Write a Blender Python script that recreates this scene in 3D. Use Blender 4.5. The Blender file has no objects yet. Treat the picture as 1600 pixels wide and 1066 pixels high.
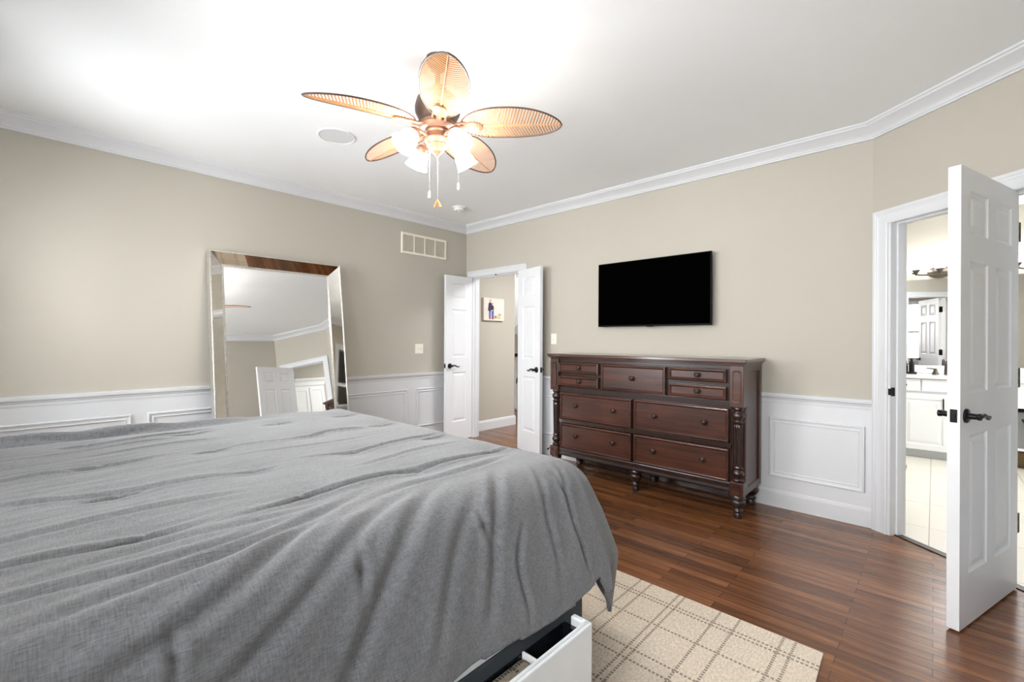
import bpy, bmesh, math, random
import numpy as np
from mathutils import Vector, Matrix, noise
random.seed(7)
R = math.radians
C = bpy.context.scene.collection
sc = bpy.context.scene

# ------------------------------------------------------------------ camera, world, lights, exposure
YAW = 0.751
cam_d = bpy.data.cameras.new('camera')
cam_d.sensor_fit = 'HORIZONTAL'; cam_d.sensor_width = 36.0
cam_d.lens = 706.5 / 1600 * 36.0
cam_d.shift_y = -1.9 / 1600
cam_d.clip_start = 0.02
cam = bpy.data.objects.new('camera', cam_d); C.objects.link(cam)
cam.matrix_world = (Matrix.Translation((0, 0, 1.278)) @ Matrix.Rotation(YAW, 4, 'Z')
                    @ Matrix.Rotation(R(90), 4, 'X') @ Matrix.Rotation(0.0048, 4, 'Z'))
sc.camera = cam

sc.view_settings.view_transform = 'Standard'
sc.view_settings.look = 'None'
sc.view_settings.exposure = 1.14
sc.view_settings.gamma = 1.0
sc.view_settings.use_curve_mapping = False

W = bpy.data.worlds.new('sky'); sc.world = W; W.use_nodes = True
_bg = W.node_tree.nodes['Background']
_sky = W.node_tree.nodes.new('ShaderNodeTexSky'); _sky.sky_type = 'HOSEK_WILKIE'
_sky.turbidity = 6.0; _sky.sun_direction = (0.3, 0.5, 0.8)
_mix = W.node_tree.nodes.new('ShaderNodeMixRGB'); _mix.inputs['Fac'].default_value = 0.7
_mix.inputs['Color2'].default_value = (0.9, 0.95, 1.0, 1)
W.node_tree.links.new(_sky.outputs['Color'], _mix.inputs['Color1'])
W.node_tree.links.new(_mix.outputs['Color'], _bg.inputs['Color'])
_bg.inputs['Strength'].default_value = 1.0

def area_light(name, loc, target, sx, sy, power, col=(1, 1, 1), spread=180):
    d = bpy.data.lights.new(name, 'AREA'); d.shape = 'RECTANGLE'; d.size = sx; d.size_y = sy
    d.energy = power; d.color = col; d.spread = R(spread)
    o = bpy.data.objects.new(name, d); C.objects.link(o); o.location = loc
    o.rotation_euler = (Vector(target) - Vector(loc)).to_track_quat('-Z', 'Y').to_euler()
    return o
DAY = (0.97, 0.985, 1.0)
# daylight standing outside the three bedroom windows behind the camera, the middle one added
area_light('window_daylight', (-3.45, -1.02, 1.6), (-3.40, 2, 0.5), 1.3, 1.5, 66, DAY)
area_light('window_daylight', (-1.75, -1.02, 1.6), (-1.9, 2, 0.7), 1.1, 1.5, 54, DAY)  # lamp of the added window, spreads the light over the ceiling
area_light('window_daylight', (-0.25, -1.02, 1.5), (-0.25, 2, 0.9), 1.2, 1.5, 44, DAY)
# bathroom: unseen side window and ceiling fill, added to brighten the room
area_light('bathroom_side_fill', (2.45, 5.9, 1.6), (0, 5.9, 1.5), 1.2, 1.2, 30, (0.95, 0.98, 1))
area_light('bathroom_ceiling_fill', (0.6, 5.4, 2.74), (0.6, 5.4, 0), 1.0, 1.0, 23, (0.97, 0.98, 1))
# hallway: fill lamps under the ceiling and in the stairwell, added without fixtures
area_light('hall_ceiling_fill', (-2.7, 5.1, 2.72), (-3.1, 5.0, 0), 0.9, 0.9, 50, (0.98, 0.98, 1))
area_light('stairwell_fill', (-6.2, 7.2, 3.2), (-6.0, 6.9, 0), 0.9, 0.9, 40, (1, 0.98, 0.95))
FAN_LIGHT = 31.0
VANITY_LIGHT = 8.0

# ------------------------------------------------------------------ materials
def new_mat(name):
    m = bpy.data.materials.new(name); m.use_nodes = True
    nt = m.node_tree
    return m, nt, nt.nodes, nt.links, nt.nodes['Principled BSDF']
def col4(c): return (c[0], c[1], c[2], 1)
def srgb(r, g, b):
    f = lambda v: (v/255/12.92) if v/255 <= 0.04045 else ((v/255 + 0.055)/1.055)**2.4
    return (f(r), f(g), f(b))
def mat(name, c, rough=0.5, metal=0.0, var=0.04, scale=8.0, bump=0.0, bscale=200.0, spec=0.5, coat=0.0):
    m, nt, N, L, b = new_mat(name)
    tc = N.new('ShaderNodeTexCoord')
    nz = N.new('ShaderNodeTexNoise'); nz.inputs['Scale'].default_value = scale; nz.inputs['Detail'].default_value = 4
    L.new(tc.outputs['Object'], nz.inputs['Vector'])
    rp = N.new('ShaderNodeValToRGB')
    rp.color_ramp.elements[0].position = 0.3; rp.color_ramp.elements[1].position = 0.7
    rp.color_ramp.elements[0].color = col4([x*(1-var) for x in c]); rp.color_ramp.elements[1].color = col4([min(1, x*(1+var)) for x in c])
    L.new(nz.outputs['Fac'], rp.inputs['Fac']); L.new(rp.outputs['Color'], b.inputs['Base Color'])
    b.inputs['Roughness'].default_value = rough; b.inputs['Metallic'].default_value = metal
    b.inputs['Specular IOR Level'].default_value = spec
    b.inputs['Coat Weight'].default_value = coat
    if bump > 0:
        n2 = N.new('ShaderNodeTexNoise'); n2.inputs['Scale'].default_value = bscale; n2.inputs['Detail'].default_value = 3
        L.new(tc.outputs['Object'], n2.inputs['Vector'])
        bp = N.new('ShaderNodeBump'); bp.inputs['Strength'].default_value = bump; bp.inputs['Distance'].default_value = 0.002
        L.new(n2.outputs['Fac'], bp.inputs['Height']); L.new(bp.outputs['Normal'], b.inputs['Normal'])
    return m

M = {}
M['wall'] = mat('beige_wall_paint', srgb(186, 181, 169), 0.75, var=0.015, scale=1.5, bump=0.15, bscale=350)
M['ceiling'] = mat('ceiling_paint', (0.90, 0.92, 0.93), 0.85, var=0.01, scale=1.2, bump=0.1, bscale=300)
M['trim'] = mat('white_trim_paint', (0.70, 0.715, 0.735), 0.35, var=0.012, scale=3)
M['door'] = mat('white_door_paint', (0.78, 0.795, 0.815), 0.38, var=0.012, scale=3)
M['black_metal'] = mat('oil_rubbed_bronze', (0.012, 0.011, 0.011), 0.35, 0.6, var=0.2, scale=40)
M['chrome'] = mat('polished_chrome', (0.8, 0.8, 0.8), 0.12, 1.0, var=0.03)
M['silver_bead'] = mat('silver_leaf_trim', (0.74, 0.72, 0.68), 0.28, 1.0, var=0.15, scale=60)
M['mirror'] = mat('mirror_glass', (0.90, 0.90, 0.895), 0.0, 1.0, var=0.0)
M['bevel_mirror'] = mat('antiqued_mirror_glass', (0.80, 0.755, 0.69), 0.03, 1.0, var=0.05, scale=14)
M['ivory'] = mat('ivory_plastic', srgb(240, 234, 220), 0.4, var=0.02)
M['white_plastic'] = mat('white_plastic', (0.82, 0.82, 0.81), 0.4, var=0.02)
M['vent_louver'] = mat('vent_louver_paint', srgb(214, 206, 192), 0.6, var=0.02)
M['vent_dark'] = mat('vent_shadow_cavity', srgb(176, 166, 150), 0.8, var=0.05)
M['screen'] = mat('black_screen_glass', (0.0006, 0.0006, 0.0007), 0.35, var=0.0, spec=0.0)
M['tv_plastic'] = mat('black_tv_plastic', (0.004, 0.004, 0.004), 0.5, var=0.05, spec=0.08)
M['leather'] = mat('white_leather', (0.80, 0.84, 0.86), 0.45, var=0.02, bump=0.15, bscale=260)
M['slate'] = mat('slate_upholstery', (0.040, 0.050, 0.058), 0.8, var=0.1, bump=0.2, bscale=500)
M['drawer_black'] = mat('black_lacquer', (0.006, 0.008, 0.010), 0.18, var=0.1)
M['mattress'] = mat('mattress_ticking', (0.8, 0.8, 0.79), 0.8, var=0.03)
M['counter'] = mat('white_counter', (0.86, 0.86, 0.85), 0.2, var=0.02)
M['cabinet'] = mat('white_cabinet_paint', (0.84, 0.85, 0.86), 0.35, var=0.01)
M['kick'] = mat('grey_toe_kick', (0.55, 0.57, 0.59), 0.5, var=0.02)
M['bronze'] = mat('brushed_bronze', (0.12, 0.10, 0.08), 0.35, 0.8, var=0.15, scale=30)
M['fan_body'] = mat('antique_fan_bronze', srgb(122, 86, 66), 0.45, 0.2, var=0.14, scale=25)
M['fan_dark'] = mat('dark_fan_bronze', srgb(84, 66, 56), 0.45, 0.2, var=0.1, scale=25)
M['blade'] = mat('woven_palm_blade', srgb(200, 143, 90), 0.55, var=0.14, scale=18)
M['blade_rim'] = mat('blade_rim_brown', srgb(74, 52, 40), 0.5, var=0.1)
M['wood_charm'] = mat('wooden_charm', srgb(176, 120, 70), 0.5, var=0.15)
M['rail_wood'] = mat('dark_handrail_wood', (0.018, 0.011, 0.008), 0.3, var=0.2)
M['grey_bin'] = mat('grey_fabric_bin', (0.22, 0.22, 0.225), 0.8, var=0.05)
M['wicker'] = mat('brown_wicker', srgb(110, 90, 60), 0.7, var=0.3, scale=60, bump=0.4, bscale=120)
M['brass_vent'] = mat('aged_brass', srgb(120, 105, 78), 0.45, 0.5, var=0.2, scale=40)

def emit_mat(name, c, s, diff=(0.9, 0.9, 0.88)):
    m, nt, N, L, b = new_mat(name)
    b.inputs['Base Color'].default_value = col4(diff); b.inputs['Roughness'].default_value = 0.3
    b.inputs['Emission Color'].default_value = col4(c); b.inputs['Emission Strength'].default_value = s
    return m
M['fan_shade'] = emit_mat('lit_frosted_glass', (1.0, 0.97, 0.93), FAN_LIGHT)
M['fan_bulb'] = emit_mat('lit_fan_bulb', (1.0, 0.92, 0.8), FAN_LIGHT*1.5)
M['vanity_shade'] = emit_mat('lit_vanity_glass', (1.0, 0.99, 0.98), VANITY_LIGHT)

def glass_mat():
    m, nt, N, L, b = new_mat('window_glass')
    out = N['Material Output']
    tr = N.new('ShaderNodeBsdfTransparent'); gl = N.new('ShaderNodeBsdfGlossy'); gl.inputs['Roughness'].default_value = 0.02
    fr = N.new('ShaderNodeFresnel'); fr.inputs['IOR'].default_value = 1.45
    mx = N.new('ShaderNodeMixShader'); L.new(fr.outputs[0], mx.inputs[0]); L.new(tr.outputs[0], mx.inputs[1]); L.new(gl.outputs[0], mx.inputs[2])
    L.new(mx.outputs[0], out.inputs['Surface'])
    return m
M['glass'] = glass_mat()

def floor_mat():
    m, nt, N, L, b = new_mat('walnut_strip_floor')
    tc = N.new('ShaderNodeTexCoord')
    br = N.new('ShaderNodeTexBrick')
    br.offset = 0.37; br.offset_frequency = 2; br.squash = 1.0
    br.inputs['Scale'].default_value = 1.0
    br.inputs['Brick Width'].default_value = 0.78; br.inputs['Row Height'].default_value = 0.0575
    br.inputs['Mortar Size'].default_value = 0.0012; br.inputs['Mortar Smooth'].default_value = 0.3
    br.inputs['Color1'].default_value = (0, 0, 0, 1); br.inputs['Color2'].default_value = (1, 1, 1, 1)
    br.inputs['Mortar'].default_value = (0.1, 0.1, 0.1, 1)
    L.new(tc.outputs['Object'], br.inputs['Vector'])
    # grain: noise stretched along the planks (X), shifted per plank
    mp = N.new('ShaderNodeMapping'); mp.inputs['Scale'].default_value = (1.6, 34, 1)
    L.new(tc.outputs['Object'], mp.inputs['Vector'])
    ad = N.new('ShaderNodeVectorMath'); ad.operation = 'MULTIPLY_ADD'
    ad.inputs[1].default_value = (13.0, 7.0, 5.0)
    L.new(br.outputs['Color'], ad.inputs[0]); L.new(mp.outputs[0], ad.inputs[2])
    n1 = N.new('ShaderNodeTexNoise'); n1.inputs['Scale'].default_value = 1.6; n1.inputs['Detail'].default_value = 7; n1.inputs['Roughness'].default_value = 0.62
    n1.inputs['Distortion'].default_value = 0.6
    L.new(ad.outputs[0], n1.inputs['Vector'])
    mp2 = N.new('ShaderNodeMapping'); mp2.inputs['Scale'].default_value = (5, 160, 1)
    L.new(tc.outputs['Object'], mp2.inputs['Vector'])
    n2 = N.new('ShaderNodeTexNoise'); n2.inputs['Scale'].default_value = 2.0; n2.inputs['Detail'].default_value = 3
    L.new(mp2.outputs[0], n2.inputs['Vector'])
    m1 = N.new('ShaderNodeMath'); m1.operation = 'MULTIPLY_ADD'; m1.inputs[1].default_value = 0.26
    L.new(br.outputs['Color'], m1.inputs[0])
    m0 = N.new('ShaderNodeMath'); m0.operation = 'MULTIPLY'; m0.inputs[1].default_value = 0.64
    L.new(n1.outputs['Fac'], m0.inputs[0]); L.new(m0.outputs[0], m1.inputs[2])
    m2 = N.new('ShaderNodeMath'); m2.operation = 'MULTIPLY_ADD'; m2.inputs[1].default_value = 0.40
    L.new(n2.outputs['Fac'], m2.inputs[0]); L.new(m1.outputs[0], m2.inputs[2])
    rp = N.new('ShaderNodeValToRGB'); e = rp.color_ramp.elements
    e[0].position = 0.28; e[0].color = col4(srgb(54, 32, 20))
    e[1].position = 0.95; e[1].color = col4(srgb(164, 112, 74))
    k = e.new(0.5); k.color = col4(srgb(92, 57, 34))
    k = e.new(0.7); k.color = col4(srgb(122, 78, 48))
    L.new(m2.outputs[0], rp.inputs['Fac'])
    mm = N.new('ShaderNodeMixRGB'); mm.inputs['Color2'].default_value = col4(srgb(26, 14, 9))
    L.new(br.outputs['Fac'], mm.inputs['Fac']); L.new(rp.outputs['Color'], mm.inputs['Color1'])
    L.new(mm.outputs['Color'], b.inputs['Base Color'])
    b.inputs['Roughness'].default_value = 0.23
    b.inputs['Specular IOR Level'].default_value = 0.5
    bp = N.new('ShaderNodeBump'); bp.inputs['Strength'].default_value = 0.25; bp.inputs['Distance'].default_value = 0.001
    L.new(m2.outputs[0], bp.inputs['Height']); L.new(bp.outputs['Normal'], b.inputs['Normal'])
    return m
M['floor'] = floor_mat()

def tile_mat():
    m, nt, N, L, b = new_mat('cream_floor_tile')
    tc = N.new('ShaderNodeTexCoord')
    br = N.new('ShaderNodeTexBrick'); br.offset = 0.0
    br.inputs['Scale'].default_value = 1.0; br.inputs['Brick Width'].default_value = 0.62; br.inputs['Row Height'].default_value = 0.62
    br.inputs['Mortar Size'].default_value = 0.003
    br.inputs['Color1'].default_value = col4(srgb(235, 230, 218)); br.inputs['Color2'].default_value = col4(srgb(228, 222, 208))
    br.inputs['Mortar'].default_value = col4(srgb(176, 166, 148))
    mp = N.new('ShaderNodeMapping'); mp.inputs['Location'].default_value = (0.02, 0.12, 0)
    L.new(tc.outputs['Object'], mp.inputs['Vector']); L.new(mp.outputs[0], br.inputs['Vector'])
    mp2 = N.new('ShaderNodeMapping'); mp2.inputs['Scale'].default_value = (3, 30, 1)
    L.new(tc.outputs['Object'], mp2.inputs['Vector'])
    nz = N.new('ShaderNodeTexNoise'); nz.inputs['Scale'].default_value = 1.5; nz.inputs['Detail'].default_value = 5
    L.new(mp2.outputs[0], nz.inputs['Vector'])
    mx = N.new('ShaderNodeMixRGB'); mx.blend_type = 'MULTIPLY'; mx.inputs['Fac'].default_value = 0.15
    L.new(br.outputs['Color'], mx.inputs['Color1']); L.new(nz.outputs['Color'], mx.inputs['Color2'])
    L.new(mx.outputs[0], b.inputs['Base Color']); b.inputs['Roughness'].default_value = 0.3
    return m
M['tile'] = tile_mat()

def mahogany(name, axis):
    m, nt, N, L, b = new_mat(name)
    tc = N.new('ShaderNodeTexCoord'); mp = N.new('ShaderNodeMapping')
    s = [38, 38, 38]; s[axis] = 2.2
    mp.inputs['Scale'].default_value = s
    L.new(tc.outputs['Object'], mp.inputs['Vector'])
    n1 = N.new('ShaderNodeTexNoise'); n1.inputs['Scale'].default_value = 1.0; n1.inputs['Detail'].default_value = 5; n1.inputs['Distortion'].default_value = 0.8
    L.new(mp.outputs[0], n1.inputs['Vector'])
    n2 = N.new('ShaderNodeTexNoise'); n2.inputs['Scale'].default_value = 3.0
    L.new(tc.outputs['Object'], n2.inputs['Vector'])
    ad = N.new('ShaderNodeMath'); ad.operation = 'MULTIPLY_ADD'; ad.inputs[1].default_value = 0.5
    L.new(n2.outputs['Fac'], ad.inputs[0]); L.new(n1.outputs['Fac'], ad.inputs[2])
    rp = N.new('ShaderNodeValToRGB'); e = rp.color_ramp.elements
    e[0].position = 0.45; e[0].color = col4(srgb(32, 17, 13)); e[1].position = 1.0; e[1].color = col4(srgb(82, 44, 30))
    L.new(ad.outputs[0], rp.inputs['Fac']); L.new(rp.outputs['Color'], b.inputs['Base Color'])
    b.inputs['Roughness'].default_value = 0.3; b.inputs['Coat Weight'].default_value = 0.25; b.inputs['Coat Roughness'].default_value = 0.2
    return m
M['mahog_x'] = mahogany('mahogany_long_grain', 0)
M['mahog_z'] = mahogany('mahogany_upright_grain', 2)
M['mahog_top'] = mahogany('polished_mahogany_top', 0)
M['mahog_top'].node_tree.nodes['Principled BSDF'].inputs['Coat Weight'].default_value = 0.8
M['mahog_top'].node_tree.nodes['Principled BSDF'].inputs['Coat Roughness'].default_value = 0.12
M['mahog_dark'] = mat('dark_mahogany_edge', srgb(40, 23, 18), 0.28, var=0.2, scale=20, coat=0.3)
M['knob'] = mat('dark_pewter_knob', srgb(58, 48, 42), 0.35, 0.7, var=0.1)

def fabric_mat():
    m, nt, N, L, b = new_mat('grey_chambray_cotton')
    tc = N.new('ShaderNodeTexCoord')
    outs = []
    for sx, sy in ((300, 45), (45, 300), (9, 9)):
        mp = N.new('ShaderNodeMapping'); mp.inputs['Scale'].default_value = (sx, sy, 1)
        L.new(tc.outputs['UV'], mp.inputs['Vector'])
        nz = N.new('ShaderNodeTexNoise'); nz.inputs['Scale'].default_value = 1.0; nz.inputs['Detail'].default_value = 2
        L.new(mp.outputs[0], nz.inputs['Vector']); outs.append(nz)
    a = N.new('ShaderNodeMath'); a.operation = 'ADD'; L.new(outs[0].outputs['Fac'], a.inputs[0]); L.new(outs[1].outputs['Fac'], a.inputs[1])
    a2 = N.new('ShaderNodeMath'); a2.operation = 'MULTIPLY_ADD'; a2.inputs[1].default_value = 0.25
    L.new(outs[2].outputs['Fac'], a2.inputs[0]); L.new(a.outputs[0], a2.inputs[2])
    rp = N.new('ShaderNodeValToRGB'); e = rp.color_ramp.elements
    e[0].position = 0.75; e[0].color = (0.076, 0.079, 0.086, 1); e[1].position = 1.5; e[1].color = (0.232, 0.237, 0.246, 1)
    mr = N.new('ShaderNodeMapRange'); mr.inputs['From Min'].default_value = 0.6; mr.inputs['From Max'].default_value = 1.65
    L.new(a2.outputs[0], mr.inputs['Value']); e[0].position = 0.0; e[1].position = 1.0
    L.new(mr.outputs[0], rp.inputs['Fac']); L.new(rp.outputs['Color'], b.inputs['Base Color'])
    b.inputs['Roughness'].default_value = 0.9; b.inputs['Specular IOR Level'].default_value = 0.15
    b.inputs['Sheen Weight'].default_value = 0.25; b.inputs['Sheen Roughness'].default_value = 0.5
    mp = N.new('ShaderNodeMapping'); mp.inputs['Scale'].default_value = (46, 8, 1); L.new(tc.outputs['UV'], mp.inputs['Vector'])
    cr = N.new('ShaderNodeTexNoise'); cr.inputs['Scale'].default_value = 1.0; cr.inputs['Detail'].default_value = 4; cr.inputs['Distortion'].default_value = 0.7; L.new(mp.outputs[0], cr.inputs['Vector'])
    hs = N.new('ShaderNodeMath'); hs.operation = 'MULTIPLY_ADD'; hs.inputs[1].default_value = 3.2
    L.new(cr.outputs['Fac'], hs.inputs[0]); L.new(a.outputs[0], hs.inputs[2])
    bp = N.new('ShaderNodeBump'); bp.inputs['Strength'].default_value = 0.55; bp.inputs['Distance'].default_value = 0.0014
    L.new(hs.outputs[0], bp.inputs['Height']); L.new(bp.outputs['Normal'], b.inputs['Normal'])
    return m
M['comforter'] = fabric_mat()

def plaid_mat(name, base, line, xs, ys, width, dash):
    """woven cloth with dashed stripes at given object-space positions (xs: stripes along Y, ys: stripes along X)"""
    m, nt, N, L, b = new_mat(name)
    tc = N.new('ShaderNodeTexCoord'); sp = N.new('ShaderNodeSeparateXYZ'); L.new(tc.outputs['Object'], sp.inputs[0])
    def math_(op, a, bb=None, c=None):
        n = N.new('ShaderNodeMath'); n.operation = op
        for i, v in enumerate((a, bb, c)):
            if v is None: continue
            if isinstance(v, (int, float)): n.inputs[i].default_value = v
            else: L.new(v, n.inputs[i])
        return n.outputs[0]
    total = None
    for axis, pos, other in (('X', xs, 'Y'), ('Y', ys, 'X')):
        acc = None
        for p in pos:
            d = math_('ABSOLUTE', math_('SUBTRACT', sp.outputs[axis], p))
            s = math_('LESS_THAN', d, width)
            acc = s if acc is None else math_('MAXIMUM', acc, s)
        dsh = math_('GREATER_THAN', math_('FRACT', math_('MULTIPLY', sp.outputs[other], dash)), 0.36)
        acc = math_('MULTIPLY', acc, dsh)
        total = acc if total is None else math_('MAXIMUM', total, acc)
    mp = N.new('ShaderNodeMapping'); mp.inputs['Scale'].default_value = (130, 60, 1); L.new(tc.outputs['Object'], mp.inputs['Vector'])
    nz = N.new('ShaderNodeTexNoise'); nz.inputs['Scale'].default_value = 1.0; nz.inputs['Detail'].default_value = 3; L.new(mp.outputs[0], nz.inputs['Vector'])
    rp = N.new('ShaderNodeValToRGB'); e = rp.color_ramp.elements
    e[0].position = 0.3; e[0].color = col4([x*0.72 for x in base]); e[1].position = 0.65; e[1].color = col4(base)
    L.new(nz.outputs['Fac'], rp.inputs['Fac'])
    mx = N.new('ShaderNodeMixRGB'); mx.inputs['Color2'].default_value = col4(line)
    L.new(math_('MULTIPLY', total, 0.76), mx.inputs['Fac']); L.new(rp.outputs['Color'], mx.inputs['Color1'])
    L.new(mx.outputs[0], b.inputs['Base Color']); b.inputs['Roughness'].default_value = 0.95; b.inputs['Specular IOR Level'].default_value = 0.1
    wv = N.new('ShaderNodeTexWave'); wv.bands_direction = 'X'; wv.inputs['Scale'].default_value = 45; wv.inputs['Distortion'].default_value = 1.5
    L.new(tc.outputs['Object'], wv.inputs['Vector'])
    bp = N.new('ShaderNodeBump'); bp.inputs['Strength'].default_value = 0.5; bp.inputs['Distance'].default_value = 0.003
    ad = math_('ADD', wv.outputs['Fac'], nz.outputs['Fac'])
    L.new(ad, bp.inputs['Height']); L.new(bp.outputs['Normal'], b.inputs['Normal'])
    return m
_xs = [-0.42, -0.465, -0.64, -0.725, -0.895, -0.925, -1.07, -1.13, -1.32, -1.37, -1.55, -1.62, -1.8, -1.85, -2.05, -2.1]
_ys = [2.11, 2.085, 1.915, 1.70, 1.635, 1.47, 1.43, 1.25, 1.05, 1.0, 0.8, 0.6, 0.55, 0.35, 0.1, 0.05]
M['rug'] = plaid_mat('cream_plaid_wool', srgb(232, 218, 200), srgb(112, 98, 86), _xs, _ys, 0.0055, 62)
M['throw'] = plaid_mat('tweed_blanket', srgb(150, 140, 124), srgb(26, 24, 24), [-0.01], [-0.11, -0.03, 0.05], 0.006, 90)

# ------------------------------------------------------------------ mesh helpers
class MB:
    def __init__(s): s.v = []; s.f = []; s.sm = []
    def add(s, verts, faces, smooth=False):
        o = len(s.v); s.v += [tuple(v) for v in verts]
        for f in faces: s.f.append([i+o for i in f]); s.sm.append(smooth)
        return s
    def box(s, x0, x1, y0, y1, z0, z1):
        v = [(x0,y0,z0),(x1,y0,z0),(x1,y1,z0),(x0,y1,z0),(x0,y0,z1),(x1,y0,z1),(x1,y1,z1),(x0,y1,z1)]
        return s.add(v, [(0,3,2,1),(4,5,6,7),(0,1,5,4),(1,2,6,5),(2,3,7,6),(3,0,4,7)])
    def prism(s, poly, z0, z1):
        n = len(poly)
        v = [(x,y,z0) for x,y in poly] + [(x,y,z1) for x,y in poly]
        return s.add(v, [list(range(n))[::-1], list(range(n, 2*n))] + [(i,(i+1)%n,n+(i+1)%n,n+i) for i in range(n)])
    def lathe(s, prof, cx=0, cy=0, cz=0, n=24, mat4=None, flute=0, fl_z=None, fl_d=0.1, caps=True):
        """prof: list of (r, z) bottom to top (or any order)"""
        vs = []
        for r, z in prof:
            for k in range(n):
                a = 2*math.pi*k/n; rr = r
                if flute and fl_z[0] < z < fl_z[1]: rr = r*(1 - fl_d*(0.5+0.5*math.cos(flute*a)))
                vs.append(Vector((rr*math.cos(a), rr*math.sin(a), z)))
        if mat4 is not None: vs = [mat4 @ v for v in vs]
        vs = [(v[0]+cx, v[1]+cy, v[2]+cz) for v in vs]
        fs = []
        for i in range(len(prof)-1):
            for k in range(n):
                k2 = (k+1) % n
                fs.append((i*n+k, i*n+k2, (i+1)*n+k2, (i+1)*n+k))
        if caps:
            fs.append(list(range(n))[::-1]); fs.append([(len(prof)-1)*n+k for k in range(n)])
        return s.add(vs, fs, True)
    def tube(s, pts, r, n=8, caps=True):
        pts = [Vector(p) for p in pts]
        rs = r if isinstance(r, (list, tuple)) else [r]*len(pts)
        vs = []; up = None
        for i, p in enumerate(pts):
            t = (pts[min(i+1, len(pts)-1)] - pts[max(i-1, 0)]).normalized()
            if up is None:
                up = Vector((0,0,1)) if abs(t.z) < 0.9 else Vector((1,0,0))
            a = t.cross(up).normalized(); up = a.cross(t).normalized()
            for k in range(n):
                th = 2*math.pi*k/n
                vs.append(p + (a*math.cos(th) + up*math.sin(th))*rs[i])
        fs = [(i*n+k, i*n+(k+1)%n, (i+1)*n+(k+1)%n, (i+1)*n+k) for i in range(len(pts)-1) for k in range(n)]
        if caps: fs += [list(range(n))[::-1], [(len(pts)-1)*n+k for k in range(n)]]
        return s.add(vs, fs, True)
    def sweep(s, path, nrm, prof, closed=False):
        """mitred sweep: prof points (a, b): a along left-perp (nrm x tangent), b along nrm"""
        P = [Vector(p) for p in path]; Nn = Vector(nrm).normalized(); n = len(P); m = len(prof)
        vs = []
        for i in range(n):
            if closed: t0 = (P[i]-P[i-1]).normalized(); t1 = (P[(i+1)%n]-P[i]).normalized()
            else:
                t1 = (P[i+1]-P[i]).normalized() if i < n-1 else (P[i]-P[i-1]).normalized()
                t0 = (P[i]-P[i-1]).normalized() if i > 0 else t1
            p0 = Nn.cross(t0); p1 = Nn.cross(t1)
            mt = (p0+p1)/(1+p0.dot(p1))
            for a, b in prof: vs.append(P[i] + mt*a + Nn*b)
        fs = []
        for i in range(n if closed else n-1):
            j = (i+1) % n
            for k in range(m):
                k2 = (k+1) % m
                fs.append((i*m+k, j*m+k, j*m+k2, i*m+k2))
        if not closed: fs += [list(range(m)), [(n-1)*m+k for k in range(m)][::-1]]
        return s.add(vs, fs)
    def rings(s, x0, x1, z0, z1, rg, fn, fill=True):
        """nested rectangles: rg list of (inset, depth); fn(x, d, z) -> point"""
        vs = []
        for ins, d in rg:
            vs += [fn(x0+ins, d, z0+ins), fn(x1-ins, d, z0+ins), fn(x1-ins, d, z1-ins), fn(x0+ins, d, z1-ins)]
        fs = []
        for i in range(len(rg)-1):
            for k in range(4): fs.append((i*4+k, i*4+(k+1)%4, (i+1)*4+(k+1)%4, (i+1)*4+k))
        if fill: fs.append([(len(rg)-1)*4+k for k in range(4)])
        return s.add(vs, fs)
    def xf(s, m4):
        s.v = [tuple(m4 @ Vector(v)) for v in s.v]; return s

def obj(name, mb, material, parent=None, bevel=0.0, smooth=None, seg=2):
    me = bpy.data.meshes.new(name)
    me.from_pydata(mb.v, [], mb.f)
    bm = bmesh.new(); bm.from_mesh(me)
    bmesh.ops.remove_doubles(bm, verts=bm.verts, dist=1e-6)
    bmesh.ops.recalc_face_normals(bm, faces=bm.faces)
    bm.to_mesh(me); bm.free()
    if smooth is not None or any(mb.sm):
        me.shade_smooth(); me.set_sharp_from_angle(angle=R(smooth or 38))
    me.materials.append(material)
    o = bpy.data.objects.new(name, me); C.objects.link(o)
    if parent is not None: o.parent = parent
    if bevel > 0:
        b = o.modifiers.new('bevel', 'BEVEL'); b.width = bevel; b.segments = seg; b.limit_method = 'ANGLE'; b.angle_limit = R(40)
    return o
def thing(name, label, cat, loc=(0,0,0), rotz=0.0, group=None):
    o = bpy.data.objects.new(name, None); C.objects.link(o)
    o.empty_display_size = 0.05
    o.location = loc; o.rotation_euler = (0, 0, rotz)
    o['label'] = label; o['category'] = cat
    if group: o['group'] = group
    return o
def tag(o, label, cat, group=None):
    o['label'] = label; o['category'] = cat
    if group: o['group'] = group
    return o
def struct(o): o['kind'] = 'structure'; return o
def dup_tree(o, parent=None):
    c = o.copy(); C.objects.link(c)
    if parent is not None: c.parent = parent
    for ch in list(o.children): dup_tree(ch, c)
    return c

# ------------------------------------------------------------------ room shell
XL, YB, XR, YH, ZC = -4.523, 3.955, 0.513, -0.75, 2.76
BX = -0.308
ANG = -0.6728
wdir = Vector((math.cos(ANG), math.sin(ANG), 0)); ndir = Vector((-math.sin(ANG), math.cos(ANG), 0))   # along / into the bathroom
B0 = Vector((BX, YB, 0))
def aw(s_, d=0, z=0): return B0 + wdir*s_ + ndir*d + Vector((0,0,z))
CR = aw(1.05)
S0, S1, ZB = 0.122, 0.882, 2.068      # bathroom opening
DX0, DX1, ZD = -4.40, -3.525, 2.09    # double-door opening
T = 0.12
mit = (-0.266, YB+T)

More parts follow.
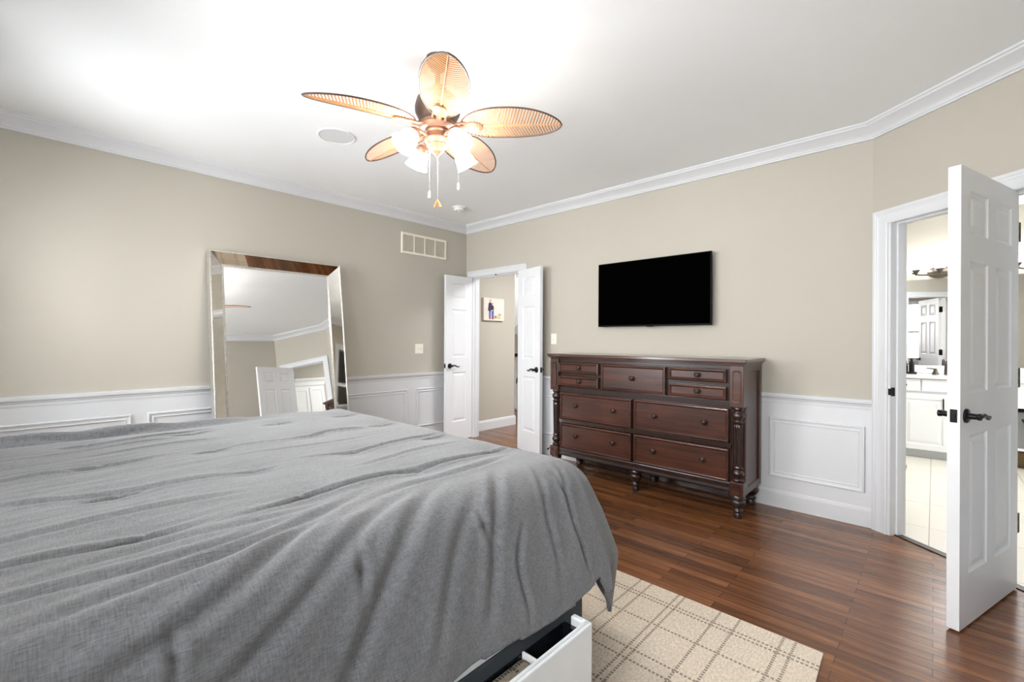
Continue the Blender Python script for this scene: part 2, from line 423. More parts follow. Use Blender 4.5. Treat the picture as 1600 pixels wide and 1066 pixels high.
f = MB(); f.prism([(XL-0.2, YH-0.2), (XR+0.15, YH-0.2), (CR.x+0.05, CR.y), tuple(aw(S1+0.1, 0.06))[:2], tuple(aw(0, 0.06))[:2], (BX, YB+0.06), (-1.05, YB+0.06), (-1.05, 6.25), (-7.6, 6.25), (-7.6, YB), (XL-0.2, YB)], -0.06, 0.0)
struct(obj('floor', f, M['floor']))
f = MB(); f.prism([(-1.05, YB+0.06), (BX, YB+0.06), tuple(aw(0, 0.06))[:2], tuple(aw(S1+0.1, 0.06))[:2], (CR.x+0.05, CR.y+0.02), (2.32, CR.y), (2.32, 7.4), (-1.05, 7.4)], -0.06, -0.001)
struct(obj('floor_bathroom', f, M['tile']))
f = MB().box(-7.8, 2.4, -1.0, 7.4, ZC, ZC+0.1)
struct(obj('ceiling', f, M['ceiling']))

# walls of the bedroom
f = MB().box(XL-T, XL, YH-T, YB+T, 0, ZC); struct(obj('wall_left', f, M['wall']))
f = MB()
f.box(XL, DX0, YB, YB+T, 0, ZC); f.box(DX0, DX1, YB, YB+T, ZD, ZC)
f.prism([(DX1, YB), (BX, YB), mit, (DX1, YB+T)], 0, ZC)
struct(obj('wall_back', f, M['wall']))
f = MB()
p = lambda s_, d: tuple(aw(s_, d))[:2]
f.prism([(BX, YB), p(S0, 0), p(S0, T), mit], 0, ZC)
f.prism([p(S0, 0), p(S1, 0), p(S1, T), p(S0, T)], ZB, ZC)
f.prism([p(S1, 0), tuple(CR)[:2], (CR.x+0.12, CR.y+0.03), p(S1, T)], 0, ZC)
struct(obj('wall_angled', f, M['wall']))
f = MB().box(XR, XR+T, YH-T, CR.y, 0, ZC); struct(obj('wall_right', f, M['wall']))
WIN = [(-4.1, -2.8), (-2.3, -1.2), (-0.85, 0.35)]; WZ0, WZ1 = 0.75, 2.3  # middle window added to even out the ceiling light
f = MB(); xs_ = [XL] + [v for w in WIN for v in w] + [XR]
for a, b in zip(xs_[0::2], xs_[1::2]): f.box(a, b, YH-T, YH, 0, ZC)
for a, b in WIN: f.box(a, b, YH-T, YH, 0, WZ0); f.box(a, b, YH-T, YH, WZ1, ZC)
struct(obj('wall_front', f, M['wall']))
for i, (a, b) in enumerate(WIN):
    f = MB(); y0, y1 = YH-0.09, YH-0.03
    f.box(a, a+0.05, y0, y1, WZ0, WZ1); f.box(b-0.05, b, y0, y1, WZ0, WZ1)
    f.box(a+0.05, b-0.05, y0, y1, WZ0, WZ0+0.05); f.box(a+0.05, b-0.05, y0, y1, WZ1-0.05, WZ1)
    f.box(a+0.05, b-0.05, y0, y1, 1.5, 1.55)
    cols = max(1, round((b-a)/0.65))
    for k in range(1, cols): x = a+(b-a)*k/cols; f.box(x-0.03, x+0.03, y0, y1, WZ0+0.05, WZ1-0.05)
    w = struct(obj('window_%d' % (i+1), f, M['trim']))
    obj('pane', MB().box(a+0.04, b-0.04, YH-0.063, YH-0.059, WZ0+0.04, WZ1-0.04), M['glass'], w)
    f = MB().sweep([(a, YH, WZ0), (a, YH, WZ1), (b, YH, WZ1), (b, YH, WZ0)], (0, 1, 0), [(0, 0), (0, 0.02), (0.08, 0.02), (0.09, 0)], True)
    obj('window_casing', f, M['trim'], w)

# bathroom and hall shells
f = MB().box(-1.05, -0.93, YB+T, 7.4, 0, ZC); struct(obj('wall_bathroom_left', f, M['wall']))
f = MB().box(-1.0, 2.3, 7.25, 7.37, 0, ZC); struct(obj('wall_bathroom_back', f, M['wall']))
BWY0, BWY1 = 5.3, 6.5
f = MB().box(2.2, 2.32, CR.y+0.02, BWY0, 0, ZC); f.box(2.2, 2.32, BWY1, 7.37, 0, ZC)
f.box(2.2, 2.32, BWY0, BWY1, 0, 1.0); f.box(2.2, 2.32, BWY0, BWY1, 2.2, ZC)
struct(obj('wall_bathroom_right', f, M['wall']))
f = MB(); f.box(2.23, 2.29, BWY0, BWY0+0.05, 1.0, 2.2); f.box(2.23, 2.29, BWY1-0.05, BWY1, 1.0, 2.2); f.box(2.23, 2.29, BWY0+0.05, BWY1-0.05, 1.0, 1.05); f.box(2.23, 2.29, BWY0+0.05, BWY1-0.05, 2.15, 2.2); f.box(2.23, 2.29, BWY0+0.05, BWY1-0.05, 1.58, 1.62)
w = struct(obj('window_4', f, M['trim'])); obj('pane', MB().box(2.258, 2.262, BWY0+0.04, BWY1-0.04, 1.04, 2.16), M['glass'], w)  # window added in the unseen wall to light the bathroom
f = MB().box(XR+T, 2.32, CR.y-0.1, CR.y+0.02, 0, ZC); struct(obj('wall_bathroom_front', f, M['wall']))
HX = -4.64
f = MB().box(HX-0.12, HX, YB+T, 5.03, 0, ZC); struct(obj('wall_hall', f, M['wall']))
f = MB().box(-7.72, -1.05, 8.4, 8.52, -2.5, ZC+1.0); struct(obj('wall_stairwell', f, M['wall']))
f = MB().box(-7.72, -7.6, 4.0, 8.4, -2.5, ZC+0.0); f.box(-7.6, HX-0.12, 4.0, YB+T, 0, ZC); struct(obj('wall_hall_left', f, M['wall']))
f = MB().box(-7.6, -1.05, 6.25, 8.4, -2.56, -2.5); struct(obj('floor_stairwell', f, M['floor']))
# sloping soffit over the stairs
f = MB().add([(-7.6, 6.3, 2.6), (-3.0, 6.3, 2.6), (-7.6, 8.4, 1.45), (-3.0, 8.4, 3.4), (-7.6, 6.3, 2.76), (-3.0, 6.3, 2.76), (-7.6, 8.4, 2.76), (-3.0, 8.4, 3.5)],
             [(0,1,3,2), (4,6,7,5), (0,4,5,1), (1,5,7,3), (3,7,6,2), (2,6,4,0)])
f = MB().prism([(-7.6, 8.36), (-5.6, 8.36), (-5.6, 8.4), (-7.6, 8.4)], 2.75, 2.76)
f.add([(-7.6, 7.95, 1.42), (-5.4, 7.95, 2.76), (-7.6, 7.95, 2.76), (-7.6, 8.4, 1.42), (-5.4, 8.4, 2.76), (-7.6, 8.4, 2.76)], [(0,1,2), (3,5,4), (0,3,4,1), (1,4,5,2), (2,5,3,0)])
struct(obj('ceiling_stairwell', f, M['ceiling']))

# ---- mouldings
RZ = 0.8775
crown_prof = [(0, 0), (0.105, 0), (0.105, 0.012), (0.097, 0.016), (0.092, 0.026), (0.066, 0.040), (0.036, 0.062), (0.022, 0.076), (0.020, 0.082), (0.014, 0.084), (0.014, 0.095), (0, 0.095)]
room = [(XL, YB, ZC), (BX, YB, ZC), tuple(CR + Vector((0,0,ZC))), (XR, YH, ZC), (XL, YH, ZC)]
# walking clockwise seen from above; nrm down -> left perp points inward
f = MB().sweep(room, (0, 0, -1), [(a, b) for a, b in crown_prof], True)
struct(obj('trim_1', f, M['trim'], smooth=30))

base_prof = [(0, 0), (0.016, 0), (0.016, 0.108), (0.013, 0.113), (0.013, 0.122), (0.009, 0.130), (0.004, 0.136), (0, 0.138)]
rail_prof = [(0, RZ-0.072), (0.010, RZ-0.072), (0.012, RZ-0.064), (0.012, RZ-0.050), (0.018, RZ-0.044), (0.020, RZ-0.036), (0.032, RZ-0.028), (0.036, RZ-0.014), (0.036, RZ), (0, RZ)]
box_prof = [(0, 0), (0, 0.010), (0.004, 0.016), (0.010, 0.017), (0.014, 0.011), (0.020, 0.009), (0.030, 0.007), (0.036, 0.010), (0.041, 0.008), (0.041, 0)]
def wainscot(side, idx, P0, P1, panels):
    """P0 -> P1 with the room on the right-hand... inward normal = up x dir reversed; sheet, rail, box mouldings, baseboard"""
    P0 = Vector(P0); P1 = Vector(P1); d = (P1-P0); Ln = d.length; d.normalize()
    inn = Vector((d.y, -d.x, 0))                                  # right of travel = room side
    pt = lambda s_, off, z: P0 + d*s_ + inn*off + Vector((0, 0, z))
    f = MB()
    q = [pt(0, 0.0, 0), pt(Ln, 0.0, 0), pt(Ln, 0.006, 0), pt(0, 0.006, 0)]
    f.prism([(v.x, v.y) for v in q], 0, RZ-0.03)
    root = struct(obj('trim_%d' % idx, f, M['trim']))
    f = MB().sweep([pt(0, 0, 0), pt(Ln, 0, 0)], (0, 0, -1), [(a, -b) for a, b in rail_prof])
    obj('chair_rail', f, M['trim'], root, smooth=30)
    for s0, s1, z0, z1 in panels:
        f = MB().sweep([pt(s0, 0.006, z0), pt(s1, 0.006, z0), pt(s1, 0.006, z1), pt(s0, 0.006, z1)], inn * -1, [(-a, -b) for a, b in box_prof], True)
        obj('panel_moulding', f, M['trim'], root, smooth=25)
    f = MB().sweep([pt(0, 0, 0), pt(Ln, 0, 0)], (0, 0, -1), [(a, -b) for a, b in base_prof])
    struct(obj('baseboard_' + side, f, M['trim'], smooth=30))
PZ0, PZ1 = 0.233, 0.690
L0 = YH
wainscot('left', 2, (XL, YH, 0), (XL, YB, 0), [(a-L0, b-L0, PZ0, PZ1) for a, b in ((-0.60, 0.547), (0.644, 1.794), (1.891, 3.043), (3.169, 3.86))])
wainscot('back', 3, (-3.452, YB, 0), (BX, YB, 0), [(a+3.452, b+3.452, PZ0, PZ1) for a, b in ((-3.39, -2.72), (-2.60, -1.86), (-1.74, -1.06), (-0.936, -0.346))])
wainscot('right', 4, (XR, CR.y, 0), (XR, YH, 0), [(0.12, 1.2, PZ0, PZ1), (1.3, 2.4, PZ0, PZ1), (2.5, 3.6, PZ0, PZ1)])
wainscot('front', 5, (XR, YH, 0), (XL, YH, 0), [])
def baseboard(side, P0, P1):
    struct(obj('baseboard_' + side, MB().sweep([P0, P1], (0, 0, -1), [(a, -b) for a, b in base_prof]), M['trim'], smooth=30))
baseboard('hall', (HX, 5.046, 0), (HX, YB+T, 0)) if False else None
f = MB().sweep([(HX, YB+T, 0), (HX, 5.03, 0), (HX-0.12, 5.03, 0)], (0, 0, -1), [(a, -b) for a, b in base_prof])
struct(obj('baseboard_hall', f, M['trim'], smooth=30))

case_prof = [(0, 0), (0, 0.010), (0.008, 0.014), (0.016, 0.013), (0.030, 0.014), (0.050, 0.017), (0.058, 0.022), (0.066, 0.020), (0.072, 0.024), (0.086, 0.024), (0.088, 0.020), (0.088, 0)]
def casing(idx, P, d, n, s0, s1, zt, width=0.088, legs=(True, True)):
    """P origin, d along the wall, n out of the wall toward the viewer"""
    k = width/0.088
    pt = lambda s_, z: P + d*s_ + Vector((0,0,z))
    path = [pt(s0, 0), pt(s0, zt), pt(s1, zt), pt(s1, 0)]
    sgn = 1 if n.cross(Vector((0,0,1))).dot(d) < 0 else -1
    f = MB().sweep(path, n, [(a*k*sgn, b) for a, b in case_prof])
    return struct(obj('trim_%d' % idx, f, M['trim'], smooth=28))
ex, ey = Vector((1,0,0)), Vector((0,1,0))
casing(6, Vector((0, YB, 0)), ex, -ey, DX0-0.004, DX1+0.004, ZD+0.004, 0.072)
casing(7, B0, wdir, -ndir, S0-0.012, S1+0.006, ZB-0.008, 0.094)
casing(8, B0 + ndir*T, wdir, ndir, S0-0.012, S1+0.006, ZB-0.008, 0.088)
# jamb liners (a lining board each side and a head), with a door stop bead
def jamb(idx, P, d, n, s0, s1, zt, depth):
    f = MB()
    def bx(sa, sb, da, db, za, zb):
        q = [P + d*sa + n*da, P + d*sb + n*da, P + d*sb + n*db, P + d*sa + n*db]
        f.prism([(v.x, v.y) for v in q], za, zb)
    bx(s0-0.016, s0+0.004, -0.001, depth+0.001, 0, zt); bx(s1-0.004, s1+0.016, -0.001, depth+0.001, 0, zt)
    bx(s0-0.016, s1+0.016, -0.001, depth+0.001, zt-0.004, zt+0.016)
    bx(s0+0.004, s0+0.015, 0.045, 0.085, 0, zt-0.004); bx(s1-0.015, s1-0.004, 0.045, 0.085, 0, zt-0.004); bx(s0+0.015, s1-0.015, 0.045, 0.085, zt-0.015, zt-0.004)
    return struct(obj('trim_%d' % idx, f, M['trim']))
jamb(9, Vector((0, YB, 0)), ex, ey, DX0, DX1, ZD, T)
jb = jamb(10, B0, wdir, ndir, S0, S1, ZB, T)
f = MB(); q = [aw(S0+0.004, 0.035), aw(S1-0.004, 0.035), aw(S1-0.004, 0.085), aw(S0+0.004, 0.085)]
f.prism([(v.x, v.y) for v in q], 0, 0.006); struct(obj('trim_11', f, M['rail_wood']))
# strike plate on the bathroom jamb
f = MB(); q = [aw(S0+0.0035, 0.004), aw(S0+0.006, 0.004), aw(S0+0.006, 0.034), aw(S0+0.0035, 0.034)]
f.prism([(v.x, v.y) for v in q], 0.918, 0.975)
q = [aw(S0-0.006, -0.006), aw(S0+0.006, -0.006), aw(S0+0.006, 0.004), aw(S0-0.006, 0.004)]
f.prism([(v.x, v.y) for v in q], 0.925, 0.968)
tag(obj('strike_plate', f, M['black_metal'], bevel=0.002), 'small black metal strike plate on the left jamb of the bathroom doorway', 'strike plate')

# ------------------------------------------------------------------ doors
def lever_mesh(y, sy, x, z):
    """lever set on the face at y, outward sy, handle running toward -x"""
    f = MB()
    m4 = Matrix.Translation((x, y, z)) @ Matrix.Rotation(R(-90*sy), 4, 'X')
    f.lathe([(0.032, -0.001), (0.032, 0.006), (0.028, 0.010), (0.014, 0.012), (0.012, 0.036), (0.015, 0.040), (0.015, 0.050), (0.006, 0.053)], n=20, mat4=m4)
    yy = y + sy*0.045
    pts, rs = [], []
    for k in range(11):
        t = k/10
        pts.append((x - 0.118*t, yy + sy*0.004*math.sin(t*3.1), z + 0.010*math.sin(t*math.pi*1.9)*(0.4+t) - 0.003*t))
        rs.append(0.0105 - 0.0045*t if t < 0.9 else 0.0065)
    f.tube(pts, rs, 10)
    return f
def make_door(name, Wd, z0, z1, Th, cols, rows, loc, rotz, hinge_z, label):
    f = MB()
    xs = [0]
    for a, b in cols: xs += [a, b]
    xs.append(Wd); zs = [z0]
    for a, b in rows: zs += [a, b]
    zs.append(z1)
    for face in (0, 1):
        y = 0 if face == 0 else Th; sg = 1 if face == 0 else -1
        for i in range(len(xs)-1):
            for j in range(len(zs)-1):
                fn = lambda x, d, z, y=y, sg=sg: (x, y+sg*d, z)
                if i % 2 == 1 and j % 2 == 1:
                    f.rings(xs[i], xs[i+1], zs[j], zs[j+1], [(0, 0), (0.004, 0.005), (0.012, 0.009), (0.018, 0.009), (0.044, 0.002)], fn)
                else: f.rings(xs[i], xs[i+1], zs[j], zs[j+1], [(0, 0)], fn)
    f.add([(0,0,z0),(Wd,0,z0),(Wd,Th,z0),(0,Th,z0)], [(0,1,2,3)]); f.add([(0,0,z1),(Wd,0,z1),(Wd,Th,z1),(0,Th,z1)], [(0,1,2,3)])
    f.add([(0,0,z0),(0,Th,z0),(0,Th,z1),(0,0,z1)], [(0,1,2,3)]); f.add([(Wd,0,z0),(Wd,Th,z0),(Wd,Th,z1),(Wd,0,z1)], [(0,1,2,3)])
    o = struct(obj(name, f, M['door'])); o.location = loc; o.rotation_euler = (0, 0, rotz)
    tag(o, label, 'door')
    obj('door_handle', lever_mesh(0, -1, Wd-0.062, 0.95), M['black_metal'], o)
    obj('door_handle', lever_mesh(Th, 1, Wd-0.062, 0.95), M['black_metal'], o)
    f = MB().box(Wd-0.001, Wd+0.0015, Th/2-0.0125, Th/2+0.0125, 0.922, 0.98); f.box(Wd, Wd+0.009, Th/2-0.006, Th/2+0.006, 0.940, 0.962)
    obj('latch_plate', f, M['black_metal'], o, bevel=0.002)
    return o
six = [(0.245, 0.865), (1.055, 1.655), (1.785, 1.985)]
# bathroom door, open into the bedroom
al = math.atan2(-0.715, -0.235)
TH = 0.043; yhat = Vector((-math.sin(al), math.cos(al), 0))
Ph = Vector((0.318, 3.495, 0)) - yhat*TH
bd = make_door('door_1', 0.748, 0.01, 2.055, TH, [(0.105, 0.325), (0.425, 0.645)], [(0.24, 0.86), (1.05, 1.64), (1.765, 1.955)], Ph, al, None, 'white six-panel door standing open into the bedroom in front of the bathroom')
for z in (0.338, 1.093, 1.851):
    f = MB()
    m = 0.05
    f.tube([(-0.030, TH-0.006, z-m), (-0.030, TH-0.006, z+m)], 0.006, 10)
    f.box(-0.0022, 0.0, 0.006, TH-0.002, z-m, z+m)
    f.box(-0.012, -0.001, TH-0.004, TH-0.0015, z-m, z+m); f.box(-0.040, -0.018, TH-0.004, TH-0.0015, z-m, z+m)
    for a_, b_ in ((-m, -0.034), (-0.012, 0.012), (0.034, m)): f.box(-0.018, -0.012, TH-0.004, TH-0.0015, z+a_, z+b_)
    obj('hinge', f, M['black_metal'], bd)
# pair of leaves to the hall
make_door('door_2', 0.43, 0.012, 2.078, 0.035, [(0.10, 0.33)], six, (-4.43, 3.945, 0), R(-90), None, 'white left leaf of the double hall door, swung open against the left wall')
dr = make_door('door_3', 0.447, 0.012, 2.082, 0.035, [(0.10, 0.347)], six, (-3.553, 3.907, 0), math.atan2(-0.118, 0.43), None, 'white right leaf of the double hall door, folded back beside the dresser')
# ball catch under the double-door head
f = MB().lathe([(0.008, -0.008), (0.012, 0), (0.012, 0.004)], cx=-3.96, cy=YB-0.012, cz=ZD-0.008, n=10)
tag(obj('door_catch', f, M['black_metal']), 'tiny dark catch on the head of the double hall doorway', 'catch')

# ------------------------------------------------------------------ dresser
def knob_mesh(x, y, z, s=1.0, ax=-1):
    f = MB(); m4 = Matrix.Translation((x, y, z)) @ Matrix.Rotation(R(90), 4, 'X')
    f.lathe([(0.011*s, -0.001), (0.012*s, 0.003), (0.007*s, 0.006), (0.006*s, 0.014), (0.012*s, 0.018), (0.0165*s, 0.023), (0.0165*s, 0.027), (0.011*s, 0.031), (0.009*s, 0.030), (0.004*s, 0.032)], n=18, mat4=m4)
    return f
DX, DY = -1.851, 3.47
dres = thing('dresser', 'dark mahogany nine-drawer dresser standing against the wall under the television', 'dresser', (DX, DY, 0))
lx = lambda x: x-DX
hw = 0.868                      # half width of the body
# top slab with stepped moulding
f = MB()
for e_, za, zb in ((0.022, 1.121, 1.147), (0.012, 1.110, 1.121), (0.0, 1.098, 1.110)):
    f.box(-hw-e_, hw+e_, -0.012-e_, 0.455, za, zb)
obj('top', f, M['mahog_top'], dres, bevel=0.004)
# carcass: back, bottom, face frame rails, sides with recessed panel
f = MB()
f.box(-hw+0.03, hw-0.03, 0.03, 0.445, 0.20, 1.098)
f.box(-hw+0.09, hw-0.09, 0.012, 0.05, 0.79, 0.835); f.box(-hw+0.09, hw-0.09, 0.012, 0.05, 1.072, 1.098)
f.box(-hw+0.09, hw-0.09, 0.012, 0.05, 0.495, 0.53)
f.box(-hw+0.06, hw-0.06, 0.425, 0.445, 0.012, 0.20)  # added dark rail, stands in for the shade under the dresser
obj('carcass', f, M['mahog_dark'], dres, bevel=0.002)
for sg in (-1, 1):
    f = MB()
    fn = lambda y, d, z, sg=sg: (sg*(hw-0.004-d), y, z)
    f.rings(0.065, 0.452, 0.165, 1.098, [(0, 0.03), (0, 0), (0.045, 0), (0.052, 0.012)], fn)
    obj('side_panel', f, M['mahog_z'], dres)
# curved base moulding
f = MB().add([(x, y, z) for x in (-hw+0.09, hw-0.09) for y, z in ((0.03, 0.252), (0.010, 0.250), (0.004, 0.238), (0.010, 0.222), (0.004, 0.205), (0.002, 0.190), (0.012, 0.180), (0.04, 0.180))],
             [(i, (i+1) % 8, 8+(i+1) % 8, 8+i) for i in range(8)])
obj('base_moulding', f, M['mahog_dark'], dres, smooth=50)
for sg in (-1, 1):                # corner posts
    cx = sg*(hw-0.048)
    f = MB().box(cx-0.047, cx+0.047, -0.012, 0.07, 0.80, 1.098)
    f.box(cx-0.047, cx+0.047, -0.012, 0.07, 0.165, 0.262)
    f.box(cx-0.040, cx+0.047, 0.045, 0.07, 0.26, 0.80)
    post = obj('corner_post', f, M['mahog_z'], dres, bevel=0.003)
    for za, zb in ((0.835, 1.065), (0.182, 0.245)):   # raised plaques with cut corners
        f = MB()
        c = 0.014
        def octa(ins, y):
            x0, x1, z0, z1 = cx-0.031+ins, cx+0.031-ins, za+ins, zb-ins
            return [(x0+c, y, z0), (x1-c, y, z0), (x1, y, z0+c), (x1, y, z1-c), (x1-c, y, z1), (x0+c, y, z1), (x0, y, z1-c), (x0, y, z0+c)]
        v = octa(0, -0.0115) + octa(0.001, -0.017) + octa(0.006, -0.0165) + octa(0.009, -0.0135)
        f.add(v, [(r_*8+k, r_*8+(k+1) % 8, (r_+1)*8+(k+1) % 8, (r_+1)*8+k) for r_ in range(3) for k in range(8)] + [list(range(24, 32))])
        obj('plaque', f, M['mahog_x'], post)
    prof = [(0.030, 0.258), (0.034, 0.266), (0.040, 0.275), (0.034, 0.286), (0.026, 0.292), (0.030, 0.298), (0.042, 0.316), (0.043, 0.328), (0.034, 0.344), (0.027, 0.352), (0.034, 0.358), (0.036, 0.366), (0.030, 0.374)]
    prof += [(0.030 + 0.006*k/12, 0.376+(0.672-0.376)*k/12) for k in range(13)]
    prof += [(0.031, 0.678), (0.038, 0.686), (0.040, 0.692), (0.030, 0.700), (0.028, 0.708), (0.040, 0.722), (0.044, 0.738), (0.040, 0.754), (0.029, 0.766), (0.027, 0.772), (0.038, 0.780), (0.040, 0.790), (0.034, 0.802)]
    f = MB().lathe(prof, cx=cx, cy=0.03, n=48, flute=10, fl_z=(0.38, 0.668), fl_d=0.20)
    obj('column', f, M['mahog_dark'], post, smooth=60)
foot_prof = [(0.020, 0.0), (0.028, 0.004), (0.031, 0.018), (0.026, 0.034), (0.024, 0.040), (0.034, 0.048), (0.036, 0.058), (0.028, 0.068), (0.026, 0.074), (0.040, 0.088), (0.050, 0.108), (0.051, 0.124), (0.044, 0.134), (0.040, 0.138), (0.050, 0.146), (0.050, 0.160), (0.044, 0.168)]
for x, y in ((-hw+0.048, 0.03), (hw-0.048, 0.03), (0.0, 0.06), (-hw+0.06, 0.40), (hw-0.06, 0.40), (0.0, 0.40)):
    pr = foot_prof if y < 0.05 or abs(x) > 0.1 else [(r_, z*0.18/0.168) for r_, z in foot_prof]
    obj('foot', MB().lathe(pr + ([(0.04, 0.205)] if y > 0.2 or abs(x) < 0.1 else []), cx=x, cy=y, n=28), M['mahog_dark'], dres, smooth=50)
def drawer(x0, x1, z0, z1, knobs):
    f = MB(); fn = lambda x, d, z: (x, d, z)
    f.rings(lx(x0), lx(x1), z0, z1, [(0, 0.06), (0, 0.004), (0.003, -0.004), (0.012, -0.008), (0.018, -0.004), (0.024, 0.004)], fn)
    f.add([fn(lx(x0), 0.06, z0), fn(lx(x1), 0.06, z0), fn(lx(x1), 0.06, z1), fn(lx(x0), 0.06, z1)], [(0, 1, 2, 3)])
    d = obj('drawer', f, M['mahog_x'], dres)
    for kx, kz in knobs: obj('knob', knob_mesh(lx(kx), 0.004, kz, 1.22), M['knob'], d)
drawer(-2.632, -2.186, 0.966, 1.068, [(-2.395, 1.021)])
drawer(-2.632, -2.186, 0.842, 0.940, [(-2.392, 0.896)])
drawer(-2.160, -1.565, 0.840, 1.066, [(-1.856, 0.958)])
drawer(-1.540, -1.104, 0.970, 1.068, [(-1.313, 1.020)])
drawer(-1.540, -1.104, 0.842, 0.942, [(-1.313, 0.897)])
drawer(-2.608, -1.862, 0.534, 0.780, [(-2.424, 0.67), (-2.032, 0.667)])
drawer(-1.840, -1.086, 0.536, 0.784, [(-1.654, 0.665), (-1.26, 0.667)])
drawer(-2.608, -1.862, 0.254, 0.491, [(-2.424, 0.388), (-2.037, 0.386)])
drawer(-1.840, -1.086, 0.254, 0.492, [(-1.666, 0.38), (-1.27, 0.385)])

# ------------------------------------------------------------------ television
tv = thing('television', 'black flat-screen television mounted on the wall above the dresser', 'television', (-1.90, YB, 1.41))
x0, x1, yy = -0.545, 0.545, -0.082
f = MB().box(x0, x1, yy+0.002, yy+0.030, 0, 0.618); f.box(x0+0.12, x1-0.12, yy+0.03, yy+0.05, 0.06, 0.42)
obj('housing', f, M['tv_plastic'], tv, bevel=0.003)
f = MB().box(x0+0.008, x1-0.008, yy, yy+0.003, 0.014, 0.610); obj('screen', f, M['screen'], tv)
f = MB().box(-0.22, 0.22, yy+0.05, 0.0, 0.14, 0.40); obj('mount_bracket', f, M['tv_plastic'], tv)
f = MB().box(-0.03, 0.03, yy-0.001, yy+0.01, -0.006, 0.001); obj('sensor', f, M['tv_plastic'], tv, bevel=0.002)

# ------------------------------------------------------------------ leaning floor mirror
tilt = R(8.2)
mir = thing('floor_mirror', 'tall mirror with a wide mirrored frame leaning against the left wall', 'mirror', (-4.195, 1.597, 0.0))
mm = Matrix.Rotation(-tilt, 4, 'Y')           # local: x out of the wall, y along wall, z up the mirror
hwm, Lm, FW = 0.569, 2.035, 0.108
f = MB().box(-0.035, -0.006, -hwm+0.004, hwm-0.004, 0.004, Lm-0.004).xf(mm); obj('backing', f, M['fan_dark'], mir)
f = MB().box(-0.006, 0.002, -hwm+FW-0.006, hwm-FW+0.006, FW-0.006, Lm-FW+0.006).xf(mm); obj('mirror_glass', f, M['mirror'], mir)
fr_o = [(-hwm+0.012, 0.012), (hwm-0.012, 0.012), (hwm-0.012, Lm-0.012), (-hwm+0.012, Lm-0.012)]
fr_i = [(-hwm+FW, FW), (hwm-FW, FW), (hwm-FW, Lm-FW), (-hwm+FW, Lm-FW)]
BV = 0.064
for k in range(4):
    k2 = (k+1) % 4
    a, b, c, d = fr_o[k], fr_o[k2], fr_i[k2], fr_i[k]
    v = [(BV, a[0], a[1]), (BV, b[0], b[1]), (0.004, c[0], c[1]), (0.004, d[0], d[1]), (-0.004, a[0], a[1]), (-0.004, b[0], b[1]), (-0.004, c[0], c[1]), (-0.004, d[0], d[1])]
    f = MB().add(v, [(0,1,2,3), (4,7,6,5), (0,4,5,1), (1,5,6,2), (2,6,7,3), (3,7,4,0)]).xf(mm)
    obj('frame_panel', f, M['bevel_mirror'], mir)
f = MB().sweep([(0, y, z) for y, z in ((-hwm+0.012, 0.012), (hwm-0.012, 0.012), (hwm-0.012, Lm-0.012), (-hwm+0.012, Lm-0.012))], (1, 0, 0), [(0.001, -0.03), (0.001, BV+0.006), (-0.006, BV+0.008), (-0.012, BV), (-0.012, -0.03)], True).xf(mm)
obj('outer_trim', f, M['silver_bead'], mir)
f = MB().sweep([(0, y, z) for y, z in fr_i], (1, 0, 0), [(0.009, 0.001), (0.008, 0.010), (0.0, 0.012), (-0.006, 0.010), (-0.006, 0.001)], True).xf(mm)
obj('inner_trim', f, M['silver_bead'], mir)

# ------------------------------------------------------------------ wall vent, switches
v = thing('wall_vent', 'cream return-air vent grille high on the left wall near the corner', 'vent', (XL, 2.95, 2.283))
Wv, Hv = 0.663, 0.246
f = MB().sweep([(0, 0, 0), (0, Wv, 0), (0, Wv, Hv), (0, 0, Hv)], (1, 0, 0), [(0, 0), (0, 0.008), (0.004, 0.012), (0.024, 0.012), (0.028, 0.0)], True)
for k in (1, 2, 3): y = 0.024+(Wv-0.048)*k/4; f.box(0, 0.012, y-0.006, y+0.006, 0.024, Hv-0.024)
obj('frame', f, M['ivory'], v)
obj('backing', MB().box(0.0005, 0.002, 0.01, Wv-0.01, 0.01, Hv-0.01), M['vent_dark'], v)
for k in range(4):
    f = MB(); ya = 0.03+(Wv-0.048)*k/4; yb = 0.018+(Wv-0.048)*(k+1)/4
    for j in range(13):
        z = 0.030+(Hv-0.060)*j/12
        f.add([(0.003, ya, z+0.006), (0.003, yb, z+0.006), (0.010, yb, z-0.006), (0.010, ya, z-0.006), (0.004, ya, z+0.008), (0.004, yb, z+0.008), (0.011, yb, z-0.004), (0.011, ya, z-0.004)],
              [(0,1,2,3), (4,7,6,5), (0,4,5,1), (1,5,6,2), (2,6,7,3), (3,7,4,0)])
    obj('louvers', f, M['vent_louver'], v)
sw = thing('light_switch', 'ivory double light switch plate on the left wall beside the open hall door leaf', 'light switch', (XL, 3.208, 1.165))
obj('plate', MB().box(0, 0.005, -0.058, 0.058, -0.058, 0.058), M['ivory'], sw, bevel=0.003)
for y in (-0.023, 0.023):
    f = MB().box(0.004, 0.0065, y-0.007, y+0.007, -0.014, 0.014); f.box(0.005, 0.016, y-0.0035, y+0.0035, 0.0, 0.011); obj('toggle', f, M['white_plastic'], sw)
sw = thing('light_switch', 'ivory single light switch plate on the back wall just above the dresser left end', 'light switch', (-3.06, YB, 1.29))
obj('plate', MB().box(-0.038, 0.038, -0.005, 0, -0.058, 0.058), M['ivory'], sw, bevel=0.003)
f = MB().box(-0.007, 0.007, -0.0065, -0.004, -0.014, 0.014); f.box(-0.0035, 0.0035, -0.016, -0.005, -0.011, 0.0); obj('toggle', f, M['white_plastic'], sw)

